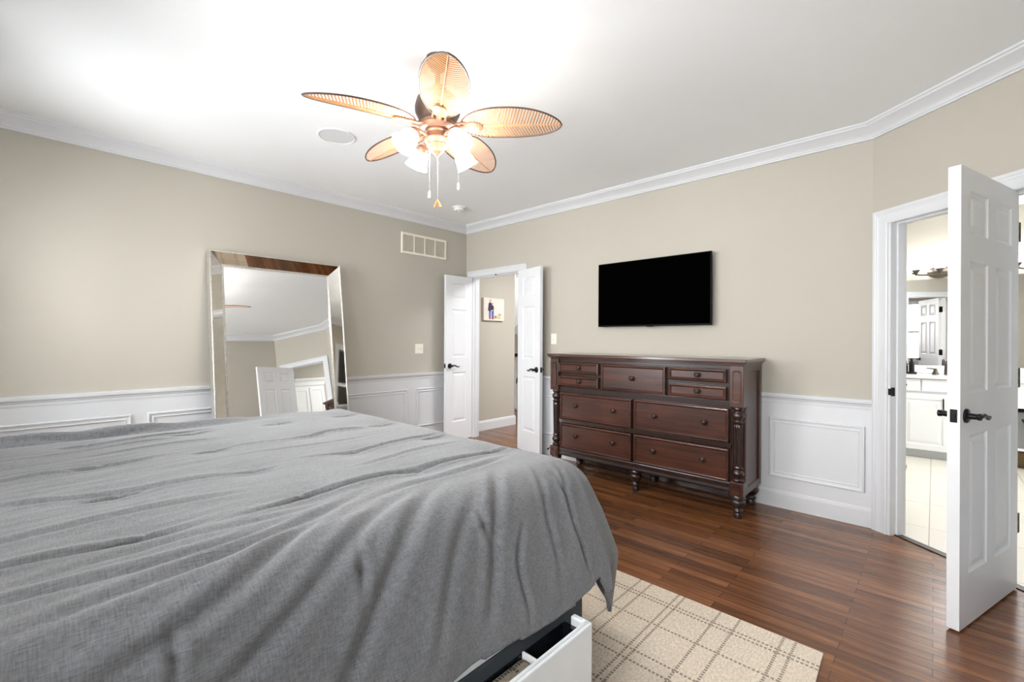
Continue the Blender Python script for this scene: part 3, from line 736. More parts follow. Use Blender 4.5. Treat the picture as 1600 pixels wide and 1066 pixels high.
f = MB().lathe([(0.012, 0), (0.012, 0.006), (0.005, 0.008), (0.005, 0.066), (0.009, 0.068), (0.009, 0.082), (0.004, 0.084)], n=12, mat4=Matrix.Translation((-3.066, YB-0.014, 0.107)) @ Matrix.Rotation(R(100), 4, 'X'))
tag(obj('door_stop', f, M['black_metal']), 'small dark door stop on the baseboard left of the dresser foot', 'door stop')

# ------------------------------------------------------------------ ceiling speaker and smoke detector
sp = thing('ceiling_speaker', 'round white in-ceiling speaker grille left of the fan', 'speaker', (-3.191, 1.534, ZC))
obj('rim', MB().lathe([(0.132, 0.0), (0.132, -0.004), (0.124, -0.008), (0.118, -0.006), (0.118, 0.0)], n=48), M['white_plastic'], sp)
obj('grille', MB().lathe([(0.118, 0.0), (0.118, -0.005), (0.01, -0.0055)], n=48), mat('perforated_grille', (0.70, 0.71, 0.72), 0.6, var=0.1, scale=300), sp)
sd = thing('smoke_detector', 'white round smoke detector on the ceiling near the corner', 'smoke detector', (-3.90, 3.30, ZC))
obj('mount', MB().lathe([(0.075, 0.0), (0.075, -0.010), (0.070, -0.012)], n=32), M['white_plastic'], sd)
obj('sensor_cap', MB().lathe([(0.058, -0.011), (0.060, -0.030), (0.052, -0.042), (0.020, -0.046), (0.018, -0.050), (0.004, -0.050)], n=32), M['white_plastic'], sd)

# ------------------------------------------------------------------ ceiling fan
FX, FY, FZ = -1.919, 1.472, ZC
fan = thing('ceiling_fan', 'bronze ceiling fan with five woven palm-leaf blades and four lit glass shades', 'ceiling fan', (FX, FY, FZ))
ZB_ = -0.362           # blade plane relative to ceiling
obj('canopy', MB().lathe([(0.060, 0.0), (0.060, -0.012), (0.054, -0.034), (0.038, -0.058), (0.020, -0.066)], n=32), M['fan_dark'], fan)
obj('downrod', MB().lathe([(0.014, -0.05), (0.014, -0.16)], n=16), M['fan_dark'], fan)
obj('motor_housing', MB().lathe([(0.028, -0.145), (0.034, -0.170), (0.080, -0.190), (0.108, -0.222), (0.118, -0.262), (0.117, -0.288), (0.106, -0.312), (0.098, -0.326), (0.098, -0.345), (0.086, -0.352)], n=40), M['fan_dark'], fan)
obj('flywheel', MB().lathe([(0.094, -0.345), (0.100, -0.350), (0.100, -0.368), (0.088, -0.378), (0.070, -0.384)], n=40), M['fan_body'], fan)
obj('switch_housing', MB().lathe([(0.060, -0.380), (0.066, -0.386), (0.066, -0.398), (0.060, -0.402), (0.062, -0.424), (0.068, -0.430), (0.066, -0.440), (0.052, -0.446), (0.050, -0.456), (0.054, -0.462), (0.046, -0.472), (0.034, -0.480), (0.032, -0.490), (0.024, -0.500), (0.012, -0.508), (0.010, -0.516), (0.004, -0.522)], n=40), M['fan_body'], fan, smooth=60)
HWB = 0.112; R0, R1 = 0.125, 0.652
def leaf_w(t):
    t = min(max(t, 0.0), 1.0)
    u = t**0.86
    return HWB*(max(0.0, 1-abs(2*u-1)**2.3))**0.60
def zc_(t, v):   # slight droop and fold along the midrib
    return -0.010*math.sin(t*math.pi)*0 + 0.014*(abs(v)/HWB)**2 - 0.012*t*t
def blade_parts():
    f = MB(); nsl = 34; Lb = R1-R0
    for sg in (-1, 1):
        for k in range(nsl):
            t0 = (k+0.3)/nsl
            # slat leaves the midrib at t0 and sweeps toward the tip
            tt = t0; n_ = 7; pts = []
            sl = 0.30
            vmax = None
            for j in range(60):
                vv = HWB*j/59; t = t0 + sl*vv/Lb
                if t >= 1 or vv > leaf_w(t): break
                vmax = vv
            if not vmax or vmax < 0.006: continue
            wd = Lb/nsl*0.25
            vs = []
            for j in range(n_):
                vv = vmax*j/(n_-1); t = t0 + sl*vv/Lb; x = R0 + Lb*t
                z = zc_(t, vv)
                for dx, dz in ((-wd, -0.0006), (wd, 0.0006), (wd, 0.0018), (-wd, 0.0006)):
                    vs.append((x+dx, sg*vv, z+dz))
            fs = [(i*4+q, i*4+(q+1) % 4, i*4+4+(q+1) % 4, i*4+4+q) for i in range(n_-1) for q in range(4)] + [(0,1,2,3), (4*n_-4, 4*n_-3, 4*n_-2, 4*n_-1)]
            f.add(vs, fs)
    g = MB()
    out = []
    for k in range(61):
        t = k/60; out.append((R0+(R1-R0)*t, leaf_w(t), zc_(t, leaf_w(t))))
    loop = out + [(x, -y, z) for x, y, z in out[::-1]]
    g.tube(loop, 0.0042, 6)
    r_ = MB().tube([(R0+(R1-R0)*k/20, 0, zc_(k/20, 0)-0.001) for k in range(21)], [0.006-0.003*k/20 for k in range(21)], 6)
    # blade iron: arm and fluted oval plate
    b = MB()
    b.tube([(0.080, 0, 0.004), (0.110, 0, -0.010), (0.140, 0, -0.009), (0.168, 0, -0.007)], [0.014, 0.013, 0.015, 0.012], 10)
    m4 = Matrix.Translation((0.188, 0, -0.006)) @ Matrix.Diagonal((1.35, 0.95, 1, 1))
    b.lathe([(0.040, -0.002), (0.040, -0.006), (0.030, -0.011), (0.012, -0.013)], n=24, mat4=m4)
    for sy in (-1, 1): b.tube([(0.085, sy*0.022, 0.0), (0.115, sy*0.032, -0.008), (0.150, sy*0.030, -0.006), (0.18, sy*0.018, -0.006)], 0.006, 8)
    return f, g, r_, b
pf, pg, pr_, pb = blade_parts()
proto = None
for k in range(5):
    az = R(-105.7 + 72*k)
    rot = Matrix.Translation((0, 0, ZB_)) @ Matrix.Rotation(az, 4, 'Z') @ Matrix.Rotation(R(-13), 4, 'X')
    if proto is None:
        bl = obj('blade', pf, M['blade'], fan); rim = obj('blade_rim', pg, M['blade_rim'], bl); mid = obj('midrib', pr_, M['blade'], bl); br_ = obj('blade_iron', pb, M['fan_body'], bl)
        bl.matrix_local = rot; proto = bl
    else:
        c = proto.copy(); C.objects.link(c); c.parent = fan; c.matrix_local = rot
        for ch in list(proto.children):
            cc = ch.copy(); C.objects.link(cc); cc.parent = c
# light kit: four arms with bell shades
for k in range(4):
    az = R(-3 + 90*k)
    ca, sa = math.cos(az), math.sin(az)
    P = lambda r_, z: (r_*ca, r_*sa, z)
    arm = obj('light_arm', MB().tube([P(0.045, -0.432), P(0.085, -0.418), P(0.117, -0.414), P(0.134, -0.428)], 0.008, 10), M['fan_body'], fan)
    ax = Vector((0.62*ca, 0.62*sa, -0.79)).normalized()
    m4 = Matrix.Translation(P(0.132, -0.424)) @ ax.to_track_quat('Z', 'Y').to_matrix().to_4x4() @ Matrix.Scale(0.93, 4)
    obj('socket_cup', MB().lathe([(0.010, -0.006), (0.026, 0.0), (0.034, 0.012), (0.036, 0.028)], n=24, mat4=m4), M['fan_body'], arm)
    sh = obj('glass_shade', MB().lathe([(0.030, 0.022), (0.036, 0.034), (0.046, 0.052), (0.052, 0.075), (0.056, 0.100), (0.064, 0.122), (0.067, 0.128), (0.064, 0.1275), (0.053, 0.100), (0.049, 0.075), (0.043, 0.052), (0.033, 0.034), (0.026, 0.024)], n=32, mat4=m4, caps=False), M['fan_shade'], arm)
    obj('bulb', MB().lathe([(0.010, 0.026), (0.013, 0.045), (0.022, 0.062), (0.026, 0.080), (0.021, 0.096), (0.008, 0.104)], n=20, mat4=m4), M['fan_bulb'], arm)
# pull chains (positions relative to the fan)
def chain(dx, dy, ztop, zbot, kind):
    r_ = MB(); zz = ztop
    r_.tube([(dx, dy, ztop), (dx, dy, zbot)], 0.0014, 6)
    c = obj('pull_chain', r_, M['silver_bead'], fan)
    if kind == 'pull': obj('pull_knob', MB().lathe([(0.002, 0.010), (0.006, 0.004), (0.0065, -0.014), (0.008, -0.024), (0.003, -0.030)], cx=dx, cy=dy, cz=zbot, n=14), M['white_plastic'], c)
    else:
        f = MB()
        d = Vector((0.731, 0.682, 0))
        for sg in (-1, 1):
            a = Vector((dx, dy, zbot+0.006)); b = a + d*sg*0.017 + Vector((0, 0, -0.040))
            f.tube([a, a*0.5+b*0.5, b], [0.0045, 0.006, 0.0065], 8)
        obj('wooden_charm', f, M['wood_charm'], c)
chain(-0.012, -0.041, -0.470, 2.045-ZC, 'pull')
chain(0.098, 0.062, -0.430, 2.088-ZC, 'pull')
chain(0.004, 0.000, -0.520, 2.008-ZC, 'charm')

# ------------------------------------------------------------------ bed
bed = thing('storage_bed', 'white leather storage bed with one side drawer pulled open beneath the grey comforter', 'bed', (-2.08, 0.4, 0))
bx = lambda x: x+2.08
by = lambda y: y-0.4
XS = -0.902
f = MB().box(bx(-3.22), bx(XS), by(-0.62), by(1.34), 0.06, 0.385); obj('base', f, M['slate'], bed, bevel=0.008)
f = MB().box(bx(-3.225), bx(XS-0.001), by(-0.62), by(1.345), 0.386, 0.406); obj('rail_cap', f, M['leather'], bed, bevel=0.004)
f = MB().box(bx(-3.26), bx(-0.87), by(-0.735), by(-0.62), 0.0, 1.15); obj('headboard', f, M['leather'], bed, bevel=0.02)
for x, y in ((-3.1, -0.5), (-1.1, -0.5), (-3.1, 1.2), (-1.1, 1.2)): obj('leg', MB().box(bx(x)-0.03, bx(x)+0.03, by(y)-0.03, by(y)+0.03, 0.0092, 0.06), M['tv_plastic'], bed)
# pulled-out drawer
f = MB()
f.box(bx(XS), bx(-0.834), by(0.10), by(1.225), 0.10, 0.112)         # bottom
f.box(bx(XS), bx(-0.834), by(1.215), by(1.232), 0.112, 0.335); f.box(bx(XS), bx(-0.834), by(0.10), by(0.115), 0.112, 0.335)
dw = obj('drawer', f, M['drawer_black'], bed)
f = MB().box(bx(-0.834), bx(-0.808), by(0.06), by(1.256), 0.075, 0.362)
f.box(bx(-0.880), bx(-0.834), by(1.233), by(1.256), 0.20, 0.362)
obj('drawer_front', f, M['leather'], dw, bevel=0.006, seg=3)
obj('drawer_back', MB().box(bx(XS)+0.0005, bx(XS)+0.004, by(0.115), by(1.215), 0.112, 0.338), M['drawer_black'], dw)
for y in (0.62, 1.09): obj('divider', MB().box(bx(XS)+0.005, bx(-0.836), by(y), by(y)+0.008, 0.1125, 0.25), M['drawer_black'], dw)
# folded blanket in the drawer
bk = thing('folded_blanket', 'folded tweed blanket with dark stitching inside the open bed drawer', 'blanket', (-0.868, 0.90, 0.112))
f = MB()
for k in range(4): f.box(-0.026, 0.030, -0.16, 0.118-0.004*k, 0.001+0.057*k, 0.055+0.057*k)
obj('folds', f, M['throw'], bk, bevel=0.016, seg=3)
f = MB().box(-0.029, 0.029, 0.109, 0.119, 0.21, 0.235); obj('satin_binding', f, M['mattress'], bk, bevel=0.004)
mt = MB().box(-3.08, -1.04, -0.61, 1.42, 0.4065, 0.68)
tag(obj('mattress', mt, M['mattress'], bevel=0.05, seg=4), 'white mattress lying on the bed base, hidden by the grey comforter', 'mattress')

def make_comforter():
    st = 0.0075
    Lh = 0.57
    r_arc, phm = 0.15, R(70)
    xr, xl0, yf, yh = -1.135, -2.985, 1.435, -0.60
    A = np.arange(xl0-Lh, xr+Lh+1e-6, st); Bv = np.arange(yh, yf+Lh+1e-6, st)
    a, b = np.meshgrid(A, Bv, indexing='ij')
    shift = -0.075*(1.45-np.clip(b, -0.6, 1.45))/1.5            # near end of the far side lies further out
    ox = np.where(a > xr, a-xr, np.where(a < xl0, a-xl0, 0.0)); oy = np.where(b > yf, b-yf, 0.0)
    L = np.hypot(ox, oy); dxn = np.where(L > 1e-9, ox/np.maximum(L, 1e-9), 0); dyn = np.where(L > 1e-9, oy/np.maximum(L, 1e-9), 0)
    cornerness = (2*np.abs(dxn*dyn))
    arcL = r_arc*phm
    s1 = np.minimum(L, arcL); ph = s1/r_arc
    hor = r_arc*np.sin(ph); drop = r_arc*(1-np.cos(ph))
    rest = np.maximum(L-arcL, 0)
    # the far side and foot hang a little steeper lower down
    cn = 2*np.abs(dxn*dyn)
    phl = phm + R(2)*cn
    turn = np.maximum(rest-0.30, 0)                              # the corner tip swings back in
    hor = hor + (rest*np.cos(phl)) + 0.03*cn*np.clip(L/0.3, 0, 1) - 0.42*turn*cn; drop = drop + rest*np.sin(phl) - 0.12*turn*cn
    X = np.clip(a, xl0, xr) + dxn*hor; Y = np.minimum(b, yf) + dyn*hor; Z = 0.802 - drop
    leftmask = np.clip((xr-0.9-a)/0.6, 0, 1)
    X = X + shift*leftmask
    hang = np.clip(L/0.42, 0, 1.3)
    topw = np.clip(1-L/0.12, 0, 1)
    D = np.zeros_like(X)                                        # displacement along the local normal
    # soft loft between tufts
    txs = np.array([-0.96, -1.39, -1.80, -2.25, -2.70, -3.05]); tys = np.array([-0.24, 0.17, 0.555, 0.96, 1.36])
    def gauss(d, w): return np.exp(-(d/w)**2)
    rng = np.random.RandomState(3)
    for tx in txs:
        for ty in tys:
            jx, jy = tx+rng.uniform(-.012, .012), ty+rng.uniform(-.015, .015)
            dd = np.hypot(a-jx, b-jy)
            kt = 1.0 if tx < -1.0 else 0.25
            D -= kt*(0.012*gauss(dd, 0.09) + 0.020*gauss(dd, 0.015))
            th = R(rng.uniform(78, 104)) if tx < -1.0 else R(rng.uniform(-6, 14)); ct, s_t = math.cos(th), math.sin(th)
            u = (a-jx)*ct + (b-jy)*s_t; v_ = -(a-jx)*s_t + (b-jy)*ct
            D -= kt*0.030*np.exp(-(u/0.050)**2)*np.exp(-(v_/0.008)**2) - 0.005*np.exp(-(u/0.07)**2)*(np.exp(-((v_-0.022)/0.012)**2) + np.exp(-((v_+0.022)/0.012)**2))
            th2 = th + R(rng.uniform(55, 80)); ct, s_t = math.cos(th2), math.sin(th2)
            u2 = (a-jx)*ct + (b-jy)*s_t; v2 = -(a-jx)*s_t + (b-jy)*ct
            D -= 0.007*np.exp(-((u2-0.015)/0.028)**2)*np.exp(-(v2/0.007)**2)
    # long creases (p0, p1, depth, width)
    cre = [((-1.375, 0.42), (-1.40, 1.42), 0.020, 0.012), ((-1.83, 0.80), (-1.835, 1.42), 0.013, 0.010), ((-2.25, 0.92), (-2.27, 1.25), 0.014, 0.010), ((-2.26, 0.98), (-2.24, 0.60), 0.006, 0.010),
           ((-1.37, -0.25), (-1.40, 0.30), 0.012, 0.014), ((-1.93, -0.15), (-1.80, 0.55), 0.010, 0.014), ((-2.20, -0.1), (-2.27, 0.35), 0.010, 0.012),
           ((-1.60, -0.15), (-1.57, 0.45), 0.008, 0.014), ((-1.20, -0.25), (-1.23, 0.45), 0.009, 0.014), ((-1.29, 0.05), (-1.31, 0.55), 0.005, 0.012),
           ((-1.08, 0.00), (-1.26, 0.66), 0.012, 0.015), ((-0.94, 0.04), (-1.18, 0.56), 0.015, 0.018), ((-0.84, 0.16), (-1.14, 0.74), 0.012, 0.018),
           ((-0.72, 0.40), (-1.16, 0.88), 0.013, 0.020), ((-0.70, 0.86), (-1.15, 1.14), 0.014, 0.018), ((-0.68, 0.66), (-1.06, 0.96), 0.009, 0.018), ((-0.70, 1.20), (-1.10, 1.30), 0.010, 0.013), ((-0.66, 1.36), (-1.06, 1.40), 0.013, 0.011), ((-0.66, 1.02), (-0.92, 1.10), 0.012, 0.012),
           ((-2.7, 0.1), (-2.74, 0.6), 0.009, 0.010), ((-2.56, 0.0), (-2.6, 0.5), 0.008, 0.010), ((-2.45, 0.15), (-2.47, 0.62), 0.007, 0.010), ((-2.95, -0.1), (-2.97, 0.5), 0.008, 0.012), ((-1.60, 0.85), (-1.62, 1.35), 0.006, 0.012), ((-1.22, 0.75), (-1.30, 1.35), 0.009, 0.014), ((-2.05, 0.6), (-2.04, 1.2), 0.004, 0.014)]
    for (p0, p1, dep, wd) in cre:
        p0 = np.array(p0); p1 = np.array(p1); d = p1-p0; Ln = np.hypot(*d); d = d/Ln
        u = ((a-p0[0])*d[0] + (b-p0[1])*d[1])/Ln; v_ = -(a-p0[0])*d[1] + (b-p0[1])*d[0]
        v_ = v_ + 0.02*np.sin(u*5.0 + p0[0]*7)
        win = np.exp(-((u-0.5)/0.48)**4)
        D -= 0.9*dep*win*np.exp(-(v_/wd)**2); D += 0.55*dep*win*(np.exp(-((v_-2.0*wd)/(1.3*wd))**2) + 0.7*np.exp(-((v_+2.1*wd)/(1.3*wd))**2))
    # noise wrinkles: stretched along the bed on top, along the fall on the side
    nx, ny = a.shape
    n1 = np.zeros_like(a); n2 = np.zeros_like(a); n3 = np.zeros_like(a)
    for i in range(nx):
        for j in range(ny):
            aa, bb = a[i, j], b[i, j]
            n1[i, j] = noise.noise((aa*9+bb*1.4, bb*1.5, 1.7))
            n2[i, j] = noise.noise((aa*24+bb*3.0, bb*3.6, 5.1))
            al_ = bb+0.42*max(0.0, aa-xr) if oy[i, j] == 0 else (aa if ox[i, j] == 0 else math.atan2(oy[i, j], ox[i, j])*0.62)
            n3[i, j] = noise.noise((al_*6.5, L[i, j]*1.3, 9.3)) + 0.45*noise.noise((al_*15, L[i, j]*2.2, 3.3))
    headw = np.clip((0.85-b)/0.7, 0.25, 1)*np.clip((a+3.0)/0.6, 0.35, 1)
    D += (0.0045*n1*headw + 0.0036*n2*headw)*np.clip(topw+0.25, 0, 1)
    D += 0.013*n3*np.clip(L/0.35, 0, 1.2)*(1-0.4*cornerness)
    # corner flutes
    ang = np.arctan2(np.abs(oy), np.abs(ox))
    D += np.where((L > 0.03), 0.022*np.clip((L-0.05)/0.4, 0, 1.2)*cornerness*np.sin(ang*9.5+0.5), 0)
    # far edge: a shallow trough then a rolled lip
    ff = np.clip((1.15-b)/0.8, 0, 1)
    D += ff*(0.030*gauss(a-(xl0-0.015), 0.035) - 0.030*gauss(a-(xl0+0.075), 0.045))
    nxv, nyv, nzv = dxn*np.sin(ph), dyn*np.sin(ph), np.cos(ph)
    X += D*nxv; Y += D*nyv; Z += D*nzv
    # hem line wobble
    Z += np.where(L > 0.3, 0.010*np.sin(b*9.0)*np.clip((L-0.3)/0.2, 0, 1)*(a > xr), 0)
    verts = np.stack([X, Y, Z], -1).reshape(-1, 3)
    faces = []
    keep = np.ones((nx, ny), bool)
    # the hem corner is rounded
    keep[(np.abs(ox) > 1e-9) & (oy > 1e-9) & (L > 0.50 + 0.27*np.abs(np.sin(2*np.arctan2(oy, np.abs(ox))))**0.85)] = False
    hemL = 0.508 + 0.008*np.sin(b*7) - 0.0*np.clip((b-0.95)/0.25, 0, 1)*np.clip((1.42-b)/0.2, 0, 1)
    keep[(a > xr) & (oy == 0) & (L > hemL)] = False
    for i in range(nx-1):
        for j in range(ny-1):
            if keep[i, j] and keep[i+1, j] and keep[i, j+1] and keep[i+1, j+1]:
                faces.append((i*ny+j, (i+1)*ny+j, (i+1)*ny+j+1, i*ny+j+1))
    me = bpy.data.meshes.new('comforter')
    me.from_pydata(verts.tolist(), [], faces)
    uv = me.uv_layers.new(name='cloth')
    idx = np.zeros(len(me.loops), dtype=np.int32); me.loops.foreach_get('vertex_index', idx)
    ab = np.stack([a, b], -1).reshape(-1, 2)[idx]
    uv.data.foreach_set('uv', ab.astype(np.float32).ravel())
    bm = bmesh.new(); bm.from_mesh(me)
    bmesh.ops.delete(bm, geom=[v for v in bm.verts if not v.link_faces], context='VERTS')
    bm.to_mesh(me); bm.free()
    me.shade_smooth(); me.materials.append(M['comforter'])
    o = bpy.data.objects.new('comforter', me); C.objects.link(o)
    s_ = o.modifiers.new('thickness', 'SOLIDIFY'); s_.thickness = 0.014; s_.offset = -1
    tag(o, 'rumpled grey tufted comforter spread over the bed and hanging down its side', 'comforter')
make_comforter()

# ------------------------------------------------------------------ rug
pts = []
f = MB()
outl = [(-0.325, 2.217), (-0.318, 2.0), (-0.312, 1.4), (-0.31, 0.6), (-0.312, -0.2), (-3.95, -0.2), (-3.96, 1.0), (-3.95, 2.225), (-2.0, 2.232), (-1.2, 2.228)]
f.prism(outl, 0.0, 0.009)
tag(obj('area_rug', f, M['rug'], bevel=0.003), 'cream woven rug with dashed brown plaid lines on the floor under the bed', 'rug')

# ------------------------------------------------------------------ hallway
pic = thing('canvas_print', 'unframed photo canvas of two standing people on the pale hallway wall', 'picture', (HX, 4.555, 1.71))
f = MB().box(0.001, 0.038, -0.205, 0.205, -0.16, 0.16); obj('canvas', f, mat('pale_canvas_print', srgb(222, 216, 206), 0.8, var=0.06, scale=9), pic, bevel=0.003)
def flat_shape(name, polys, material, parent, x=0.0385):
    g = MB()
    for pl in polys:
        n = len(pl); g.add([(x-0.0004, y, z) for y, z in pl] + [(x+0.0006, y, z) for y, z in pl], [list(range(n)), list(range(n, 2*n))[::-1]] + [(i, (i+1) % n, n+(i+1) % n, n+i) for i in range(n)])
    return obj(name, g, material, parent)
ell = lambda cy, cz, ry, rz, n=14: [(cy+ry*math.cos(2*math.pi*k/n), cz+rz*math.sin(2*math.pi*k/n)) for k in range(n)]
flat_shape('printed_faces', [ell(-0.078, 0.118, 0.016, 0.022), ell(-0.036, 0.076, 0.015, 0.020)], mat('printed_skin', srgb(205, 150, 130), 0.8), pic)
flat_shape('printed_jackets', [[(-0.125, -0.02), (-0.112, 0.085), (-0.085, 0.098), (-0.052, 0.085), (-0.045, 0.0), (-0.075, -0.03)], [(-0.045, -0.01), (-0.058, 0.052), (-0.036, 0.058), (-0.012, 0.045), (-0.010, -0.015)]], mat('printed_navy', srgb(58, 50, 74), 0.8), pic, 0.0388)
flat_shape('printed_trousers', [[(-0.105, -0.12), (-0.108, -0.02), (-0.070, -0.02), (-0.072, -0.125)], [(-0.050, -0.125), (-0.060, -0.02), (-0.008, -0.02), (-0.010, -0.125)]], mat('printed_denim', srgb(92, 100, 168), 0.8), pic)
flat_shape('printed_boots', [[(-0.103, -0.140), (-0.100, -0.105), (-0.076, -0.105), (-0.072, -0.140)]], mat('printed_rust_red', srgb(150, 66, 58), 0.8), pic, 0.0392)
flat_shape('printed_boots', [[(-0.050, -0.140), (-0.046, -0.108), (-0.012, -0.108), (-0.010, -0.138)]], mat('printed_brick_red', srgb(150, 66, 58), 0.8), pic, 0.0392)
flat_shape('printed_basket', [[(0.05, -0.135), (0.045, -0.075), (0.13, -0.075), (0.125, -0.135)]], mat('printed_straw', srgb(206, 190, 150), 0.8), pic)
flat_shape('printed_cushion', [[(0.0, -0.125), (0.01, -0.085), (0.04, -0.09), (0.045, -0.125)]], mat('printed_taupe', srgb(140, 128, 128), 0.8), pic, 0.0388)
flat_shape('printed_blanket', [[(0.085, -0.075), (0.09, -0.058), (0.13, -0.062), (0.135, -0.078)]], mat('printed_grey', srgb(140, 128, 128), 0.8), pic, 0.0388)

rl = thing('stair_railing', 'white baluster stair railing with dark handrail seen through the hall doorway', 'railing', (-6.2, 6.1, 0))
obj('handrail', MB().sweep([(-1.3, 0, 1.0), (1.5, 0, 1.0)], (0, 0, 1), [(-0.03, -0.03), (0.03, -0.03), (0.034, -0.01), (0.028, 0.02), (0.012, 0.03), (-0.012, 0.03), (-0.028, 0.02), (-0.034, -0.01)]), M['rail_wood'], rl, smooth=50)
obj('shoe_rail', MB().box(-1.3, 1.5, -0.03, 0.03, 0.0, 0.03), M['trim'], rl)
for k in range(21):
    x = -1.23 + 0.13*k
    obj('baluster', MB().lathe([(0.017, 0.03), (0.017, 0.2), (0.012, 0.22), (0.018, 0.25), (0.011, 0.28), (0.015, 0.5), (0.010, 0.8), (0.014, 0.82), (0.010, 0.85), (0.012, 0.97)], cx=x, n=10), M['trim'], rl)
rl2 = thing('stair_handrail', 'dark sloping handrail climbing the far stairwell wall behind the balusters', 'handrail', (-6.6, 7.2, 0.35))
obj('rail', MB().tube([(-0.8, 0, -1.05), (0.9, 0, 1.2)], 0.03, 10), M['rail_wood'], rl2)
for t in (-0.75, -0.25, 0.25, 0.75): obj('baluster', MB().box(t-0.015, t+0.015, -0.015, 0.015, -2.85, t*1.32+0.0), M['trim'], rl2)

# ------------------------------------------------------------------ bathroom
VY = 6.69
van = thing('vanity_cabinet', 'white bathroom vanity cabinet with drawers and a panelled door, under the counter', 'cabinet', (-0.3, VY, 0))
f = MB().box(-0.6, 0.70, 0.02, 0.555, 0.09, 0.875); obj('carcass', f, M['cabinet'], van)
obj('toe_kick', MB().box(-0.6, 0.70, 0.06, 0.555, 0.0, 0.09), M['kick'], van)
def front(name, x0, x1, z0, z1, par, panel=True):
    g = MB(); fn = lambda x, d, z: (x, d, z)
    rg = [(0, 0.02), (0, 0.0), (0.004, -0.002)] + ([(0.055, -0.002), (0.062, 0.005), (0.075, 0.005), (0.10, -0.001)] if panel else [])
    g.rings(x0+0.3, x1+0.3, z0, z1, rg, fn)
    return obj(name, g, M['cabinet'], par)
for x0, x1 in ((-0.58, -0.11), (-0.095, 0.38)):
    d = front('drawer', x0, x1, 0.735, 0.868, van, False)
    kx = -0.239 if x0 < -0.2 else 0.14
    obj('drawer_knob', MB().lathe([(0.007, 0), (0.006, 0.012), (0.014, 0.018), (0.016, 0.024), (0.008, 0.028)], n=14, mat4=Matrix.Translation((kx+0.3, 0, 0.800)) @ Matrix.Rotation(R(90), 4, 'X') @ Matrix.Diagonal((1.3, 1, 1, 1))), M['black_metal'], d)
for x0, x1 in ((-0.59, -0.30), (-0.29, 0.13), (0.145, 0.385)):
    d = front('door', x0, x1, 0.095, 0.705, van)
    if x1 < 0.2 and x0 > -0.4:
        obj('door_pull', MB().tube([(0.375, -0.002, 0.545), (0.375, -0.022, 0.552), (0.375, -0.026, 0.60), (0.375, -0.022, 0.655), (0.375, -0.002, 0.662)], 0.006, 8), M['black_metal'], d)
sh = thing('makeup_table', 'white open knee-space cabinet continuing the vanity to the right', 'cabinet', (0.41, VY, 0))
f = MB().box(0, 1.2, 0.0, 0.555, 0.62, 0.875); obj('apron', f, M['cabinet'], sh)
f = MB().box(0, 1.2, 0.05, 0.555, 0.19, 0.215); obj('shelf', f, M['cabinet'], sh)
for x in (0.0, 1.17): obj('side_panel', MB().box(x, x+0.03, 0.0, 0.555, 0.0, 0.62), M['cabinet'], sh)
bn = thing('storage_bin', 'grey fabric storage bin with a dark handle on the open bathroom shelf', 'bin', (0.75, VY+0.3, 0.215))
obj('body', MB().box(-0.28, 0.28, -0.24, 0.2, 0.0, 0.36), M['grey_bin'], bn, bevel=0.01)
obj('handle', MB().tube([(-0.10, -0.24, 0.29), (-0.09, -0.262, 0.27), (-0.06, -0.262, 0.16), (-0.02, -0.262, 0.15), (0.02, -0.262, 0.16), (0.04, -0.262, 0.27), (0.05, -0.24, 0.29)], 0.009, 8), M['black_metal'], bn)
f = MB().lathe([(0.12, 0.0), (0.15, 0.05), (0.155, 0.12), (0.16, 0.155), (0.15, 0.165), (0.14, 0.15), (0.13, 0.02)], cx=0.72, cy=VY+0.28, n=28)
tag(obj('wicker_basket', f, M['wicker']), 'low brown wicker basket on the bathroom floor below the grey bin', 'basket')
f = MB().box(-0.925, 1.65, VY-0.025, 7.248, 0.8755, 0.91); f.box(-0.925, 1.65, 7.23, 7.248, 0.91, 1.0)
tag(obj('vanity_counter', f, M['counter'], bevel=0.004), 'white bathroom countertop running along the vanity', 'countertop')
fc = thing('faucet', 'dark bronze bathroom faucet with lever handles on the white counter', 'faucet', (0.11, 6.93, 0.91))
obj('spout', MB().tube([(0, 0.04, 0.0), (0, 0.04, 0.10), (0, 0.02, 0.145), (0, -0.03, 0.15), (0, -0.07, 0.12)], [0.02, 0.016, 0.014, 0.012, 0.011], 12), M['bronze'], fc)
for sg in (-1, 1):
    h = obj('handle', MB().lathe([(0.030, 0.0), (0.028, 0.01), (0.018, 0.04), (0.016, 0.062), (0.008, 0.070)], cx=sg*0.09, cy=0.02, n=18), M['bronze'], fc)
    obj('lever', MB().tube([(sg*0.09, 0.02, 0.062), (sg*0.13, 0.01, 0.068), (sg*0.165, 0.0, 0.070)], [0.008, 0.007, 0.006], 8), M['bronze'], h)
tr = thing('toiletry_tray', 'small dark tray with toiletries on the counter by the vanity mirror', 'tray', (-0.235, 6.98, 0.91))
obj('tray_base', MB().box(-0.1, 0.1, -0.06, 0.06, 0.0, 0.02), M['black_metal'], tr, bevel=0.004)
for n_, (x, h_) in enumerate(((-0.06, 0.10), (0.0, 0.13), (0.055, 0.16))):
    f = MB().lathe([(0.024, 0.02), (0.025, 0.03), (0.025, h_*0.7), (0.012, h_*0.8), (0.012, h_)], cx=-0.235+x, cy=6.98, cz=0.91, n=16)
    tag(obj('toiletry_bottle', f, M['black_metal']), ['shortest dark bottle at the left of the bathroom tray', 'middle dark bottle on the bathroom tray', 'tallest dark bottle at the right of the bathroom tray'][n_], 'bottle', 'bottles on the vanity tray')
f = MB().box(-0.92, 1.6, 7.238, 7.249, 1.002, 2.012)
tag(obj('vanity_mirror', f, M['mirror']), 'wide frameless bathroom mirror on the wall above the vanity counter', 'mirror')
